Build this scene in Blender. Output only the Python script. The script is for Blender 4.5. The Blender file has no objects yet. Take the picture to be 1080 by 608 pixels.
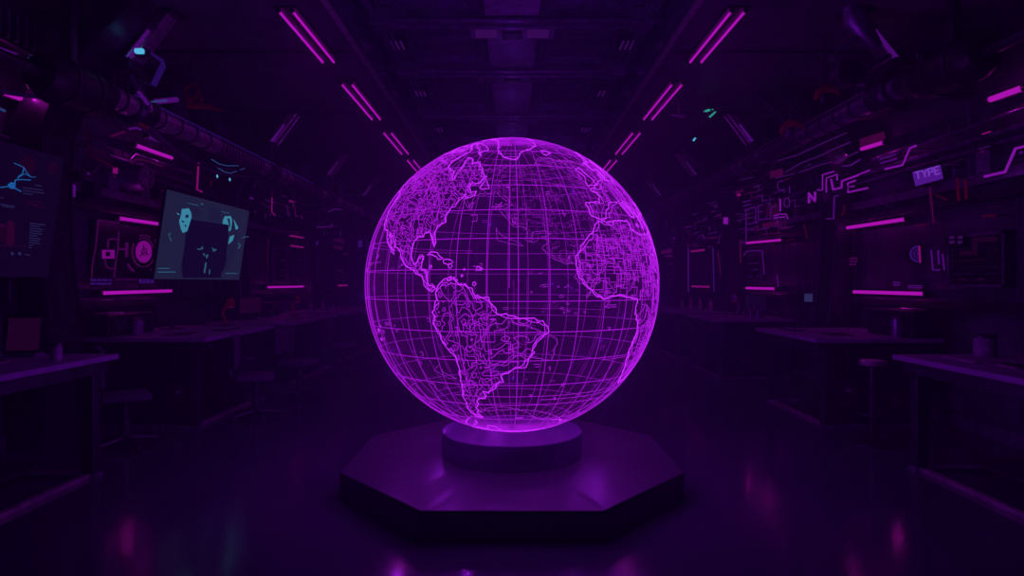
import bpy, bmesh, math, random
from mathutils import Vector, Matrix, noise
random.seed(7)
PI = math.pi
COL = bpy.context.scene.collection
F, CX, HY, CZ = 680.0, 540.0, 298.0, 1.6      # focal length (px), centre column, horizon row, eye height

# ------------------------------------------------------------------ materials
MATS = {}
def metal(name, col, rough=0.45, metallic=0.6, bump=0.0, scale=8.0, var=0.35):
    col = tuple(min(.8, c*2.6) for c in col)
    m = bpy.data.materials.new(name); m.use_nodes = True
    nt = m.node_tree; b = nt.nodes['Principled BSDF']
    b.inputs['Metallic'].default_value = metallic
    tc = nt.nodes.new('ShaderNodeTexCoord'); n = nt.nodes.new('ShaderNodeTexNoise')
    n.inputs['Scale'].default_value = scale; n.inputs['Detail'].default_value = 4
    nt.links.new(tc.outputs['Object'], n.inputs['Vector'])
    r = nt.nodes.new('ShaderNodeValToRGB')
    r.color_ramp.elements[0].position = .3; r.color_ramp.elements[1].position = .7
    r.color_ramp.elements[0].color = tuple(c*(1-var) for c in col)+(1,)
    r.color_ramp.elements[1].color = tuple(min(1, c*(1+var)) for c in col)+(1,)
    nt.links.new(n.outputs['Fac'], r.inputs['Fac']); nt.links.new(r.outputs['Color'], b.inputs['Base Color'])
    mr = nt.nodes.new('ShaderNodeMapRange')
    mr.inputs['To Min'].default_value = max(.02, rough-.08); mr.inputs['To Max'].default_value = rough+.08
    nt.links.new(n.outputs['Fac'], mr.inputs['Value']); nt.links.new(mr.outputs['Result'], b.inputs['Roughness'])
    if bump:
        bp = nt.nodes.new('ShaderNodeBump'); bp.inputs['Strength'].default_value = bump
        bp.inputs['Distance'].default_value = .01
        nt.links.new(n.outputs['Fac'], bp.inputs['Height']); nt.links.new(bp.outputs['Normal'], b.inputs['Normal'])
    MATS[name] = m; return m
def glow(name, col, strength):
    m = bpy.data.materials.new(name); m.use_nodes = True
    nt = m.node_tree; nt.nodes.clear()
    o = nt.nodes.new('ShaderNodeOutputMaterial'); e = nt.nodes.new('ShaderNodeEmission')
    e.inputs['Color'].default_value = (*col, 1); e.inputs['Strength'].default_value = strength
    nt.links.new(e.outputs[0], o.inputs['Surface'])
    MATS[name] = m; return m

metal('wall_metal', (.055,.042,.085), .5, .5, .2, 3)
metal('ceiling_metal', (.085,.06,.13), .5, .5, .2, 3)
metal('soffit_metal', (.05,.04,.07), .55, .3, .1, 3)
metal('trough_metal', (.12,.08,.19), .2, .6, .05, 2)
metal('duct_metal', (.15,.09,.2), .6, .1, .1, 6)
metal('trough_wall', (.13,.09,.2), .16, .85, 0, 2, .1)
metal('dark_metal', (.035,.03,.05), .4, .7, .1, 10)
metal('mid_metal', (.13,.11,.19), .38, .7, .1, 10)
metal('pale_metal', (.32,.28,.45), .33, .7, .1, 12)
metal('desk_top', (.16,.115,.22), .5, .1, .1, 6, .15)
metal('black_plastic', (.012,.010,.017), .45, 0, .1, 14)
metal('grey_plastic', (.14,.12,.18), .5, 0, .1, 14)
metal('cloth', (.04,.032,.06), .8, 0, .3, 40)
metal('red_metal', (.2,.01,.02), .4, .3, .1, 10)
metal('paper', (.5,.42,.58), .7, 0, .05, 20, .08)
metal('platform', (.038,.023,.046), .36, .1, 0, 3, .06)
metal('plinth', (.055,.032,.085), .38, .1, .03, 5, .12)
metal('cable_rubber', (.06,.05,.10), .45, 0, .1, 14)
glow('tube_magenta', (.52,.006,.62), .9)
glow('bar_magenta', (.44,.006,.50), 1.0)
glow('neon_violet', (.34,.009,.62), .62)
glow('neon_dim', (.13,.006,.34), .5)
glow('blue_sheen_glow', (.035,.006,.2), .5)  # emission for painted bluish reflections on metal
glow('neon_dark', (.07,.006,.17), .5)
glow('neon_pink', (.42,.006,.32), .5)
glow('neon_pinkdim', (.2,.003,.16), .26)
glow('neon_red', (.16,.002,.04), .22)
glow('neon_bright', (.45,.03,.95), .9)
glow('led_cyan', (.10,.50,.9), 1.0)
glow('led_teal', (.03,.45,.42), .7)
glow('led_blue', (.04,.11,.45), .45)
glow('sign_violet', (.085,.008,.30), .95)
glow('sign_letters', (.2,.04,.6), .9)
glow('screen_slate', (.012,.014,.05), 1.0)
glow('screen_slate_dark', (.004,.002,.022), 1.0)
glow('screen_slate_mid', (.010,.011,.045), 1.0)
glow('screen_cyan', (.040,.24,.42), 1.0)
glow('screen_cyan_dim', (.022,.09,.18), 1.0)
glow('screen_violet', (.005,.0008,.017), 1.0)
glow('blue_square', (.022,.022,.11), 1.0)
glow('screen_map', (.008,.10,.38), 1.0)
glow('screen_text', (.018,.018,.09), 1.0)
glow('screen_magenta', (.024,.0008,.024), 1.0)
glow('screen_plum', (.012,.0006,.016), 1.0)
glow('hud_magenta', (.22,.003,.28), .85)
glow('hud_dim', (.07,.0015,.09), .8)
glow('hud_label', (.04,.005,.18), .75)
glow('globe_grid', (.33,.006,.64), 1.0)
glow('globe_coast', (.56,.02,1.0), 1.25)
glow('globe_border', (.44,.01,.80), .95)

# glossy floor: sealed dark resin with faint panel joints
def floor_mat():
    m = bpy.data.materials.new('floor_resin'); m.use_nodes = True
    nt = m.node_tree; b = nt.nodes['Principled BSDF']
    tc = nt.nodes.new('ShaderNodeTexCoord')
    n = nt.nodes.new('ShaderNodeTexNoise'); n.inputs['Scale'].default_value = 1.6; n.inputs['Detail'].default_value = 6
    n2 = nt.nodes.new('ShaderNodeTexNoise'); n2.inputs['Scale'].default_value = 60
    nt.links.new(tc.outputs['Object'], n.inputs['Vector']); nt.links.new(tc.outputs['Object'], n2.inputs['Vector'])
    r = nt.nodes.new('ShaderNodeValToRGB')
    r.color_ramp.elements[0].color = (.07,.05,.11,1); r.color_ramp.elements[1].color = (.10,.07,.15,1)
    nt.links.new(n.outputs['Fac'], r.inputs['Fac']); nt.links.new(r.outputs['Color'], b.inputs['Base Color'])
    mr = nt.nodes.new('ShaderNodeMapRange'); mr.inputs['To Min'].default_value = .08; mr.inputs['To Max'].default_value = .17
    nt.links.new(n.outputs['Fac'], mr.inputs['Value']); nt.links.new(mr.outputs['Result'], b.inputs['Roughness'])
    bp = nt.nodes.new('ShaderNodeBump'); bp.inputs['Strength'].default_value = .04; bp.inputs['Distance'].default_value = .004
    nt.links.new(n2.outputs['Fac'], bp.inputs['Height']); nt.links.new(bp.outputs['Normal'], b.inputs['Normal'])
    MATS['floor'] = m
floor_mat()

# ------------------------------------------------------------------ mesh builder
class MB:
    def __init__(s): s.v = []; s.f = []
    def add(s, vs, fs):
        b = len(s.v); s.v += [tuple(v) for v in vs]; s.f += [tuple(b+i for i in f) for f in fs]; return s
    def hexa(s, p):   # 8 corners: bottom ring 0-3, top ring 4-7
        return s.add(p, [(3,2,1,0),(4,5,6,7),(0,1,5,4),(1,2,6,5),(2,3,7,6),(3,0,4,7)])
    def box(s, x0, x1, y0, y1, z0, z1, bev=0.0):
        x0, x1 = sorted((x0, x1)); y0, y1 = sorted((y0, y1)); z0, z1 = sorted((z0, z1))
        if bev <= 0:
            return s.hexa([(x0,y0,z0),(x1,y0,z0),(x1,y1,z0),(x0,y1,z0),(x0,y0,z1),(x1,y0,z1),(x1,y1,z1),(x0,y1,z1)])
        b = min(bev, (x1-x0)/2.2, (y1-y0)/2.2, (z1-z0)/2.2)
        bm = bmesh.new(); bmesh.ops.create_cube(bm, size=1)
        bmesh.ops.scale(bm, vec=(x1-x0, y1-y0, z1-z0), verts=bm.verts)
        bmesh.ops.bevel(bm, geom=list(bm.edges), offset=b, segments=2, affect='EDGES', profile=.5)
        bmesh.ops.translate(bm, vec=((x0+x1)/2, (y0+y1)/2, (z0+z1)/2), verts=bm.verts)
        bm.verts.index_update()
        s.add([v.co[:] for v in bm.verts], [[v.index for v in f.verts] for f in bm.faces]); bm.free(); return s
    def prism(s, pts, n):     # planar polygon extruded by vector n
        n = Vector(n); k = len(pts); a = [Vector(p) for p in pts]
        nn = Vector((0,0,0))
        for i in range(k): nn += a[i].cross(a[(i+1) % k])
        if nn.dot(n) < 0: a.reverse()
        return s.add(a+[p+n for p in a], [tuple(range(k-1,-1,-1)), tuple(range(k, 2*k))]+[(i,(i+1)%k,k+(i+1)%k,k+i) for i in range(k)])
    def tube(s, pts, r, n=8, closed=False, cap=True, rf=None):
        P = [Vector(p) for p in pts]; k = len(P)
        if k < 2: return s
        b = len(s.v); up = None; rings = 0
        for i in range(k):
            if closed: t = P[(i+1)%k]-P[i-1]
            else: t = P[min(i+1,k-1)]-P[max(i-1,0)]
            if t.length < 1e-9: t = Vector((0,0,1))
            t.normalize()
            if up is None:
                up = Vector((0,0,1)) if abs(t.z) < .9 else Vector((1,0,0))
            a = t.cross(up)
            if a.length < 1e-6: a = t.cross(Vector((1,0,0)))
            a.normalize(); c = a.cross(t).normalized(); up = c
            rr = rf[i] if rf else r
            for j in range(n):
                th = 2*PI*j/n
                s.v.append(tuple(P[i]+a*(rr*math.cos(th))+c*(rr*math.sin(th))))
            rings += 1
        m = k if closed else k-1
        for i in range(m):
            o1 = b+i*n; o2 = b+((i+1)%k)*n
            for j in range(n): s.f.append((o1+j, o1+(j+1)%n, o2+(j+1)%n, o2+j))
        if cap and not closed:
            s.f.append(tuple(b+j for j in range(n-1,-1,-1))); s.f.append(tuple(b+(k-1)*n+j for j in range(n)))
        return s
    def lathe(s, prof, c=(0,0,0), n=32, axis='z'):   # closed solid from (radius, height) profile
        c = Vector(c); b = len(s.v)
        for r, h in prof:
            for j in range(n):
                th = 2*PI*j/n; x, y = r*math.cos(th), r*math.sin(th)
                s.v.append(tuple(c+(Vector((x,y,h)) if axis == 'z' else Vector((h,x,y)) if axis == 'x' else Vector((y,h,x)))))
        for i in range(len(prof)-1):
            for j in range(n): s.f.append((b+i*n+j, b+i*n+(j+1)%n, b+(i+1)*n+(j+1)%n, b+(i+1)*n+j))
        s.f.append(tuple(b+j for j in range(n-1,-1,-1))); s.f.append(tuple(b+(len(prof)-1)*n+j for j in range(n)))
        return s
    def build(s, name, mat, parent=None, smooth=False, bevel=0):
        me = bpy.data.meshes.new(name); me.from_pydata(s.v, [], s.f); me.update()
        me.materials.append(MATS[mat])
        if smooth:
            for p in me.polygons: p.use_smooth = True
        o = bpy.data.objects.new(name, me); COL.objects.link(o)
        if parent:
            o.parent = parent
            if parent.type == 'EMPTY': o.location = -parent.location
        if bevel:
            md = o.modifiers.new('edge', 'BEVEL'); md.width = bevel; md.segments = 2; md.limit_method = 'ANGLE'
        if smooth:
            try:
                md = o.modifiers.new('split', 'EDGE_SPLIT'); md.split_angle = math.radians(40)
            except Exception: pass
        return o
def tag(o, label, cat, group=None):
    o['label'] = label; o['category'] = cat
    if group: o['group'] = group
    return o
def thing(name, label, cat, loc=(0,0,0), group=None):
    o = bpy.data.objects.new(name, None); COL.objects.link(o); o.location = Vector(loc); o.empty_display_size = .2
    return tag(o, label, cat, group)
def struct(o): o['kind'] = 'structure'; return o
def copy_tree(o, loc, rz, label, group=None):
    def cp(a, par):
        c = a.copy(); COL.objects.link(c); c.parent = par
        for ch in [q for q in bpy.data.objects if q.parent == a]: cp(ch, c)
        return c
    r = cp(o, None); r.location = loc; r.rotation_euler = (0,0,rz); r['label'] = label
    if group: r['group'] = group
    return r
class Pl:                       # a real plane in the room; .at() gives the point of it seen at a place in the photo
    def __init__(s, p, n): s.p = Vector(p); s.n = Vector(n).normalized()
    def at(s, px, py, off=0.0):
        d = Vector(((px-CX)/F, 1, -(py-HY)/F)); o = Vector((0,0,CZ))
        t = (s.p+s.n*off-o).dot(s.n)/d.dot(s.n); return o+d*t
def wallpl(side, X): return Pl((side*X,0,0), (-side,0,0))
def draw(mb, pl, pts, off=0.0, t=.006):
    mb.prism([pl.at(x,y,off) for x,y in pts], pl.n*t)
def stroke(mb, pl, pts, r, off=0.02, n=6, closed=False):
    mb.tube([pl.at(x,y,off) for x,y in pts], r, n, closed)
def bez(a, b, sag, n=14, side=0):
    a = Vector(a); b = Vector(b)
    return [a.lerp(b, i/n)+Vector((side,0,-sag))*(4*(i/n)*(1-i/n)) for i in range(n+1)]

# ================================================================== THE ROOM
XW = 4.9; Y0, Y1 = -2.0, 22.0; ZC = 4.4; XT = 1.86; ZT = 5.05
struct(MB().box(-XW-.2, XW+.2, Y0, Y1+.2, -.1, 0).build('floor', 'floor'))
struct(MB().box(-XW-.2, -XW, Y0, Y1+.2, 0, ZT+.2).build('wall_left', 'wall_metal'))
struct(MB().box(XW, XW+.2, Y0, Y1+.2, 0, ZT+.2).build('wall_right', 'wall_metal'))
struct(MB().box(-XW, XW, Y1, Y1+.2, 0, ZT+.2).build('wall_back', 'wall_metal'))
c = MB()
c.box(-XW, -XT, Y0, Y1, ZC, ZC+.15).box(XT, XW, Y0, Y1, ZC, ZC+.15)
struct(c.build('ceiling', 'soffit_metal'))
struct(MB().box(-XT-.1, XT+.1, Y0, Y1, ZT, ZT+.15).build('ceiling', 'ceiling_metal'))
struct(MB().box(-XT-.1, -XT, Y0, Y1, ZC+.15, ZT).build('trim_1', 'trough_wall'))
struct(MB().box(XT, XT+.1, Y0, Y1, ZC+.15, ZT).build('trim_2', 'trough_wall'))
for k, s in ((3,-1),(4,1)):    # bright thin lip along the edge of the raised bay
    struct(MB().box(s*(XT-.03), s*(XT+.03), Y0, Y1, ZC-.02, ZC+.02, .006).build('trim_%d' % k, 'pale_metal'))
for k, s in ((5,-1),(6,1)):
    struct(MB().box(s*(XW-.03), s*XW, Y0, Y1, 0, .14, .006).build('trim_%d' % k, 'mid_metal'))

# cross beams, coffers and vent boxes of the raised central ceiling
beams = [4.4, 6.25, 8.15, 10.1, 12.8, 15.6, 18.4]
order = ['nearest, overhead', 'second, overhead', 'third', 'fourth', 'fifth', 'sixth', 'furthest']
for i, y in enumerate(beams):
    t = thing('ceiling_beam', 'dark cross beam spanning the raised central ceiling, %s beam counted from the camera' % order[i], 'beam', (0,y,ZT-.2))
    MB().box(-XT, XT, y-.09, y+.09, ZT-.16, ZT, .01).build('web', 'ceiling_metal', t)
    MB().box(-1.5, 1.5, y-.13, y-.09, ZT-.20, ZT-.16, .006).box(-1.5, 1.5, y+.09, y+.13, ZT-.20, ZT-.16, .006).build('flange', 'mid_metal', t)
    for s in (-1,1): MB().box(s*1.5, s*1.78, y-.16, y+.16, ZT-.24, ZT-.02, .02).build('bracket', 'mid_metal', t)
for i in range(len(beams)-1):
    a, b = beams[i]+.13, beams[i+1]-.13; m = (a+b)/2; L = b-a
    w = ['between the first two beams','between the second and third beams','between the third and fourth beams','between the fourth and fifth beams','between the fifth and sixth beams','between the two furthest beams'][i]
    t = thing('ceiling_vent_box', 'boxy ventilation unit on the centre line of the ceiling '+w, 'vent', (0,m,ZT-.2))
    q = MB().box(-.34, .34, m-L*.25, b-.02, ZT-.14, ZT, .02); q.build('duct', 'duct_metal', t)
    q = MB()
    for k in range(9): q.box(-.28+k*.07-.008, -.28+k*.07+.008, m-L*.2, b-.1, ZT-.16, ZT-.14)
    q.build('grille', 'duct_metal', t)
    MB().box(-.56, .56, a-.02, a+.42, ZT-.17, ZT, .02).build('crosspiece', 'duct_metal', t)
    for s in (-1,1): MB().box(s*.2, s*.48, a+.08, a+.34, ZT-.18, ZT-.17).build('light_panel', 'neon_dark' if i in (1,2) else 'mid_metal', t)
    MB().box(-.13, .13, a+.12, a+.34, ZT-.21, ZT-.17, .01).build('hatch', 'black_plastic', t)
    for s, sd in ((-1,'left'),(1,'right')):
        t = thing('ceiling_coffer', 'stepped coffer frame, %s of centre, %s' % (sd, w), 'ceiling panel', (s*.95,m,ZT-.1))
        q = MB()
        for g, h in ((0,.07),(.09,.045)):
            x0, x1, ya, yb = .42+g, 1.45-g, a+.35+g*.5, b-.06-g*.5
            if yb-ya < .25: continue
            for bx in ((x0,x1,ya,ya+.03),(x0,x1,yb-.03,yb),(x0,x0+.03,ya,yb),(x1-.03,x1,ya,yb)):
                q.box(s*bx[0], s*bx[1], bx[2], bx[3], ZT-h, ZT)
        q.build('moulding', 'mid_metal', t)
        MB().box(s*.62, s*1.2, m-.1, m+.22, ZT-.03, ZT, .01).build('access_plate', 'ceiling_metal', t)
        t = thing('ceiling_fitting', 'finned violet-lit fitting, %s edge of raised ceiling, %s' % (sd, w), 'light fitting', (s*1.62,m,ZT-.1))
        MB().box(s*1.5, s*1.74, m-.2, m+.2, ZT-.09, ZT, .01).build('housing', 'dark_metal', t)
        q = MB()
        for k in range(3): q.box(s*(1.54+k*.07), s*(1.565+k*.07), m-.16, m+.16, ZT-.1, ZT-.09)
        q.build('light_fins', 'neon_dark', t)
# cable bundles in the corner of the raised ceiling
for s, sd in ((-1,'left'),(1,'right')):
    for k in range(4):
        pts = [(s*(1.79-.045*k)+.015*math.sin(y*1.7+k*2), y, ZT-.06-.03*((k*7)%3)+.012*math.sin(y*2.3+k)) for y in [Y0+.5+j*.5 for j in range(46)]]
        tag(MB().tube(pts, .022, 6).build('cable', 'cable_rubber', smooth=True), 'dark cable running in the bundle along the %s corner of the raised ceiling' % sd, 'cable', 'cables in the %s ceiling corner' % sd)

# twin tube lights under the soffits
for s, sd in ((-1,'left'),(1,'right')):
    for i, (a, b) in enumerate(((6.55,8.1),(8.95,10.95),(11.85,13.9),(14.5,16.4),(17.0,18.8))):
        w = ['nearest','second nearest','middle one','fourth from the camera','furthest'][i]
        t = thing('tube_light', 'magenta twin tube ceiling light in the %s row, %s' % (sd, w), 'ceiling light', (s*2.29,(a+b)/2,ZC-.05))
        MB().box(s*2.18, s*2.42, a-.04, b+.04, ZC-.02, ZC, .004).build('mounting_plate', 'dark_metal', t)
        for x in (2.235, 2.375):
            MB().tube([(s*x,a,ZC-.038),(s*x,b,ZC-.038)], .0135, 10).build('tube', 'tube_magenta', t, True)
            for y in (a,b): MB().box(s*(x-.02), s*(x+.02), y-.015, y+.015, ZC-.056, ZC-.02, .004).build('socket', 'black_plastic', t)

# soffit panel joints
for s, sd in ((-1,'left'),(1,'right')):
    for i in range(7):
        y = 2.2+i*2.8
        tag(MB().box(s*2.0, s*4.7, y-.03, y+.03, ZC-.03, ZC, .005).build('ceiling_rib', 'dark_metal'), 'shallow dark rib crossing the flat %s soffit' % sd, 'ceiling rib', 'ribs across the %s soffit' % sd)

# ------------------------------------------------------------------ curved wall ribs and struts
def rib(side, y, idx, w=.42, xin=.5):
    sd = 'left' if side < 0 else 'right'
    t = thing('wall_rib', 'dark curved structural rib on the %s wall, %s from the camera' % (sd, idx), 'pillar', (side*(XW-.2),y,0))
    prof = [(.34,0),(.36,.6),(.44,1.0),(.40,1.4),(.34,2.0),(.33,2.6),(.35,3.05),(.52,3.5),(.85,3.95),(1.3,4.4)]
    prof = [(d*xin/.5, z) for d, z in prof]
    q = MB(); n = len(prof)
    for i in range(n-1):
        (d0,z0),(d1,z1) = prof[i], prof[i+1]; e = .26
        X = lambda d: side*(XW-d)
        in0 = max(0, d0-e) if z0 > 3.2 else 0; in1 = max(0, d1-e) if z1 > 3.2 else 0
        q.hexa([(X(in0),y-w/2,z0),(X(d0),y-w/2,z0),(X(d0),y+w/2,z0),(X(in0),y+w/2,z0),(X(in1),y-w/2,z1),(X(d1),y-w/2,z1),(X(d1),y+w/2,z1),(X(in1),y+w/2,z1)])
    q.build('upright', 'dark_metal', t)
    q = MB()
    for yy in (y-w/2+.03, y+w/2-.03): q.tube([(side*(XW-d-.008),yy,z) for d,z in prof], .014, 6)
    q.build('edge_strip', 'dark_metal', t, True)
    return t
for i, y in enumerate((3.0, 6.45, 10.9, 14.75, 18.6)): rib(-1, y, ['first','second','third','fourth','fifth'][i], .5)
for i, y in enumerate((4.2, 9.3, 13.7, 17.7)): rib(1, y, ['first','second','third','fourth','fifth'][i], .5)
def strut(side, y, idx, mat='pale_metal'):
    sd = 'left' if side < 0 else 'right'
    t = thing('ceiling_strut', 'slanted metal strut from the ceiling down to the %s overhead pipe, %s from the camera' % (sd, idx), 'strut', (side*4.0,y,3.8))
    a = Vector((side*3.98,y,3.86)); b = Vector((side*3.58,y,4.40)); d = (b-a)
    nrm = Vector((-d.z,0,d.x)).normalized()*.045; wy = Vector((0,.07,0))
    MB().hexa([a-nrm-wy,a+nrm-wy,a+nrm+wy,a-nrm+wy,b-nrm*1.3-wy,b+nrm*1.3-wy,b+nrm*1.3+wy,b-nrm*1.3+wy]).build('web', mat, t, bevel=.008)
    q = MB()
    for o in (-.085,.085): q.tube([a+Vector((-side*.05,o,-.02)), b+Vector((-side*.07,o,0))], .010, 6)
    q.build('rail', 'pale_metal', t, True)
    e0 = a+Vector((0,-.078,0)); e1 = a.lerp(b,.62)+Vector((0,-.082,0))
    MB().tube([e0,e1], .02, 8, rf=[.028,.010]).build('glow_highlight', 'neon_dim' if y < 12 else 'neon_dark', t, True)  # glow added to brighten the weakly lit lower end
    MB().box(a.x-.09, a.x+.09, y-.15, y+.15, 3.78, 3.9, .02).build('foot', 'dark_metal', t)
    MB().box(b.x-.13, b.x+.13, y-.14, y+.14, 4.36, 4.4, .01).build('head_plate', 'dark_metal', t)
for side in (-1,1):
    for i, y in enumerate((6.7, 10.65, 13.9, 17.2)): strut(side, y, ['first','second','third','fourth'][i])

# ------------------------------------------------------------------ big ribbed overhead pipes
def bigpipe(side, z, ya, label):
    x = side*4.0
    t = thing('overhead_pipe', label, 'pipe', (x,10,z))
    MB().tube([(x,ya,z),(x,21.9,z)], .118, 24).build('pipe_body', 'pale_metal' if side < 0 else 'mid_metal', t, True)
    y = ya+.12; me = None
    while y < 21.0:
        if me is None:
            o = MB().tube([(x,-.012,z),(x,-.009,z),(x,.009,z),(x,.012,z)], .1, 24, rf=[.118,.132,.132,.118]).build('pipe_ring', 'dark_metal', t, True); me = o
        else:
            o = me.copy(); COL.objects.link(o)
        o.location = -t.location+Vector((0,y,0))
        fine = 8.6 < y < 10.0 or 11.2 < y < 13.2
        y += .10 if fine else (.36 if y < 14 else .7)
    for y in (6.9, 10.6, 13.9, 17.2):
        if y < ya: continue
        MB().tube([(x,y-.17,z),(x,y-.13,z),(x,y-.12,z),(x,y+.12,z),(x,y+.13,z),(x,y+.17,z)], .1, 24, rf=[.15,.17,.185,.185,.17,.15]).build('collar', 'dark_metal', t, True)
        MB().box(x-.05, x+.05, y-.06, y+.06, z+.16, z+.42, .01).build('hanger', 'dark_metal', t)
        MB().box(x-side*-.1, x+side*.9, y-.06, y+.06, z-.05, z+.05, .01).build('wall_bracket', 'dark_metal', t)
    # small pipe strapped above; left one glows as the pipe's painted cyan highlight
    MB().tube([(x-side*.14,ya+.2,z+.07),(x-side*.14,12.5,z+.07)], .009, 8).build('side_line', 'blue_sheen_glow' if side < 0 else 'pale_metal', t, True)
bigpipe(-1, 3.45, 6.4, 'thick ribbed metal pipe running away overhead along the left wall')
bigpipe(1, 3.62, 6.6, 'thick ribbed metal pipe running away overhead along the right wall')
# dark tanks at the near ends of the pipes
for side, z, sd in ((-1,3.45,'left'),(1,3.62,'right')):
    x = side*4.05
    t = thing('pressure_tank', 'large dark rounded tank where the %s overhead pipe ends' % sd, 'tank', (x,6.0,z))
    MB().lathe([(.08,5.5),(.15,5.52),(.19,5.6),(.21,5.7),(.21,6.15),(.20,6.25),(.17,6.34),(.14,6.40)], (x,0,z-.05), 28, 'y').build('shell', 'black_plastic', t, True)
    for y in (5.75, 6.08): MB().lathe([(.20,y-.03),(.222,y-.025),(.222,y+.025),(.20,y+.03)], (x,0,z-.05), 28, 'y').build('band', 'dark_metal', t, True)
    MB().box(x-.04, x+.04, 5.86, 5.96, z+.12, ZC, .01).build('hanger', 'dark_metal', t)
    MB().tube([(x,5.55,z-.05),(x,4.8,z-.05),(x,2.5,z-.05)], .05, 14).build('feed_pipe', 'dark_metal', t, True)

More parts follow.
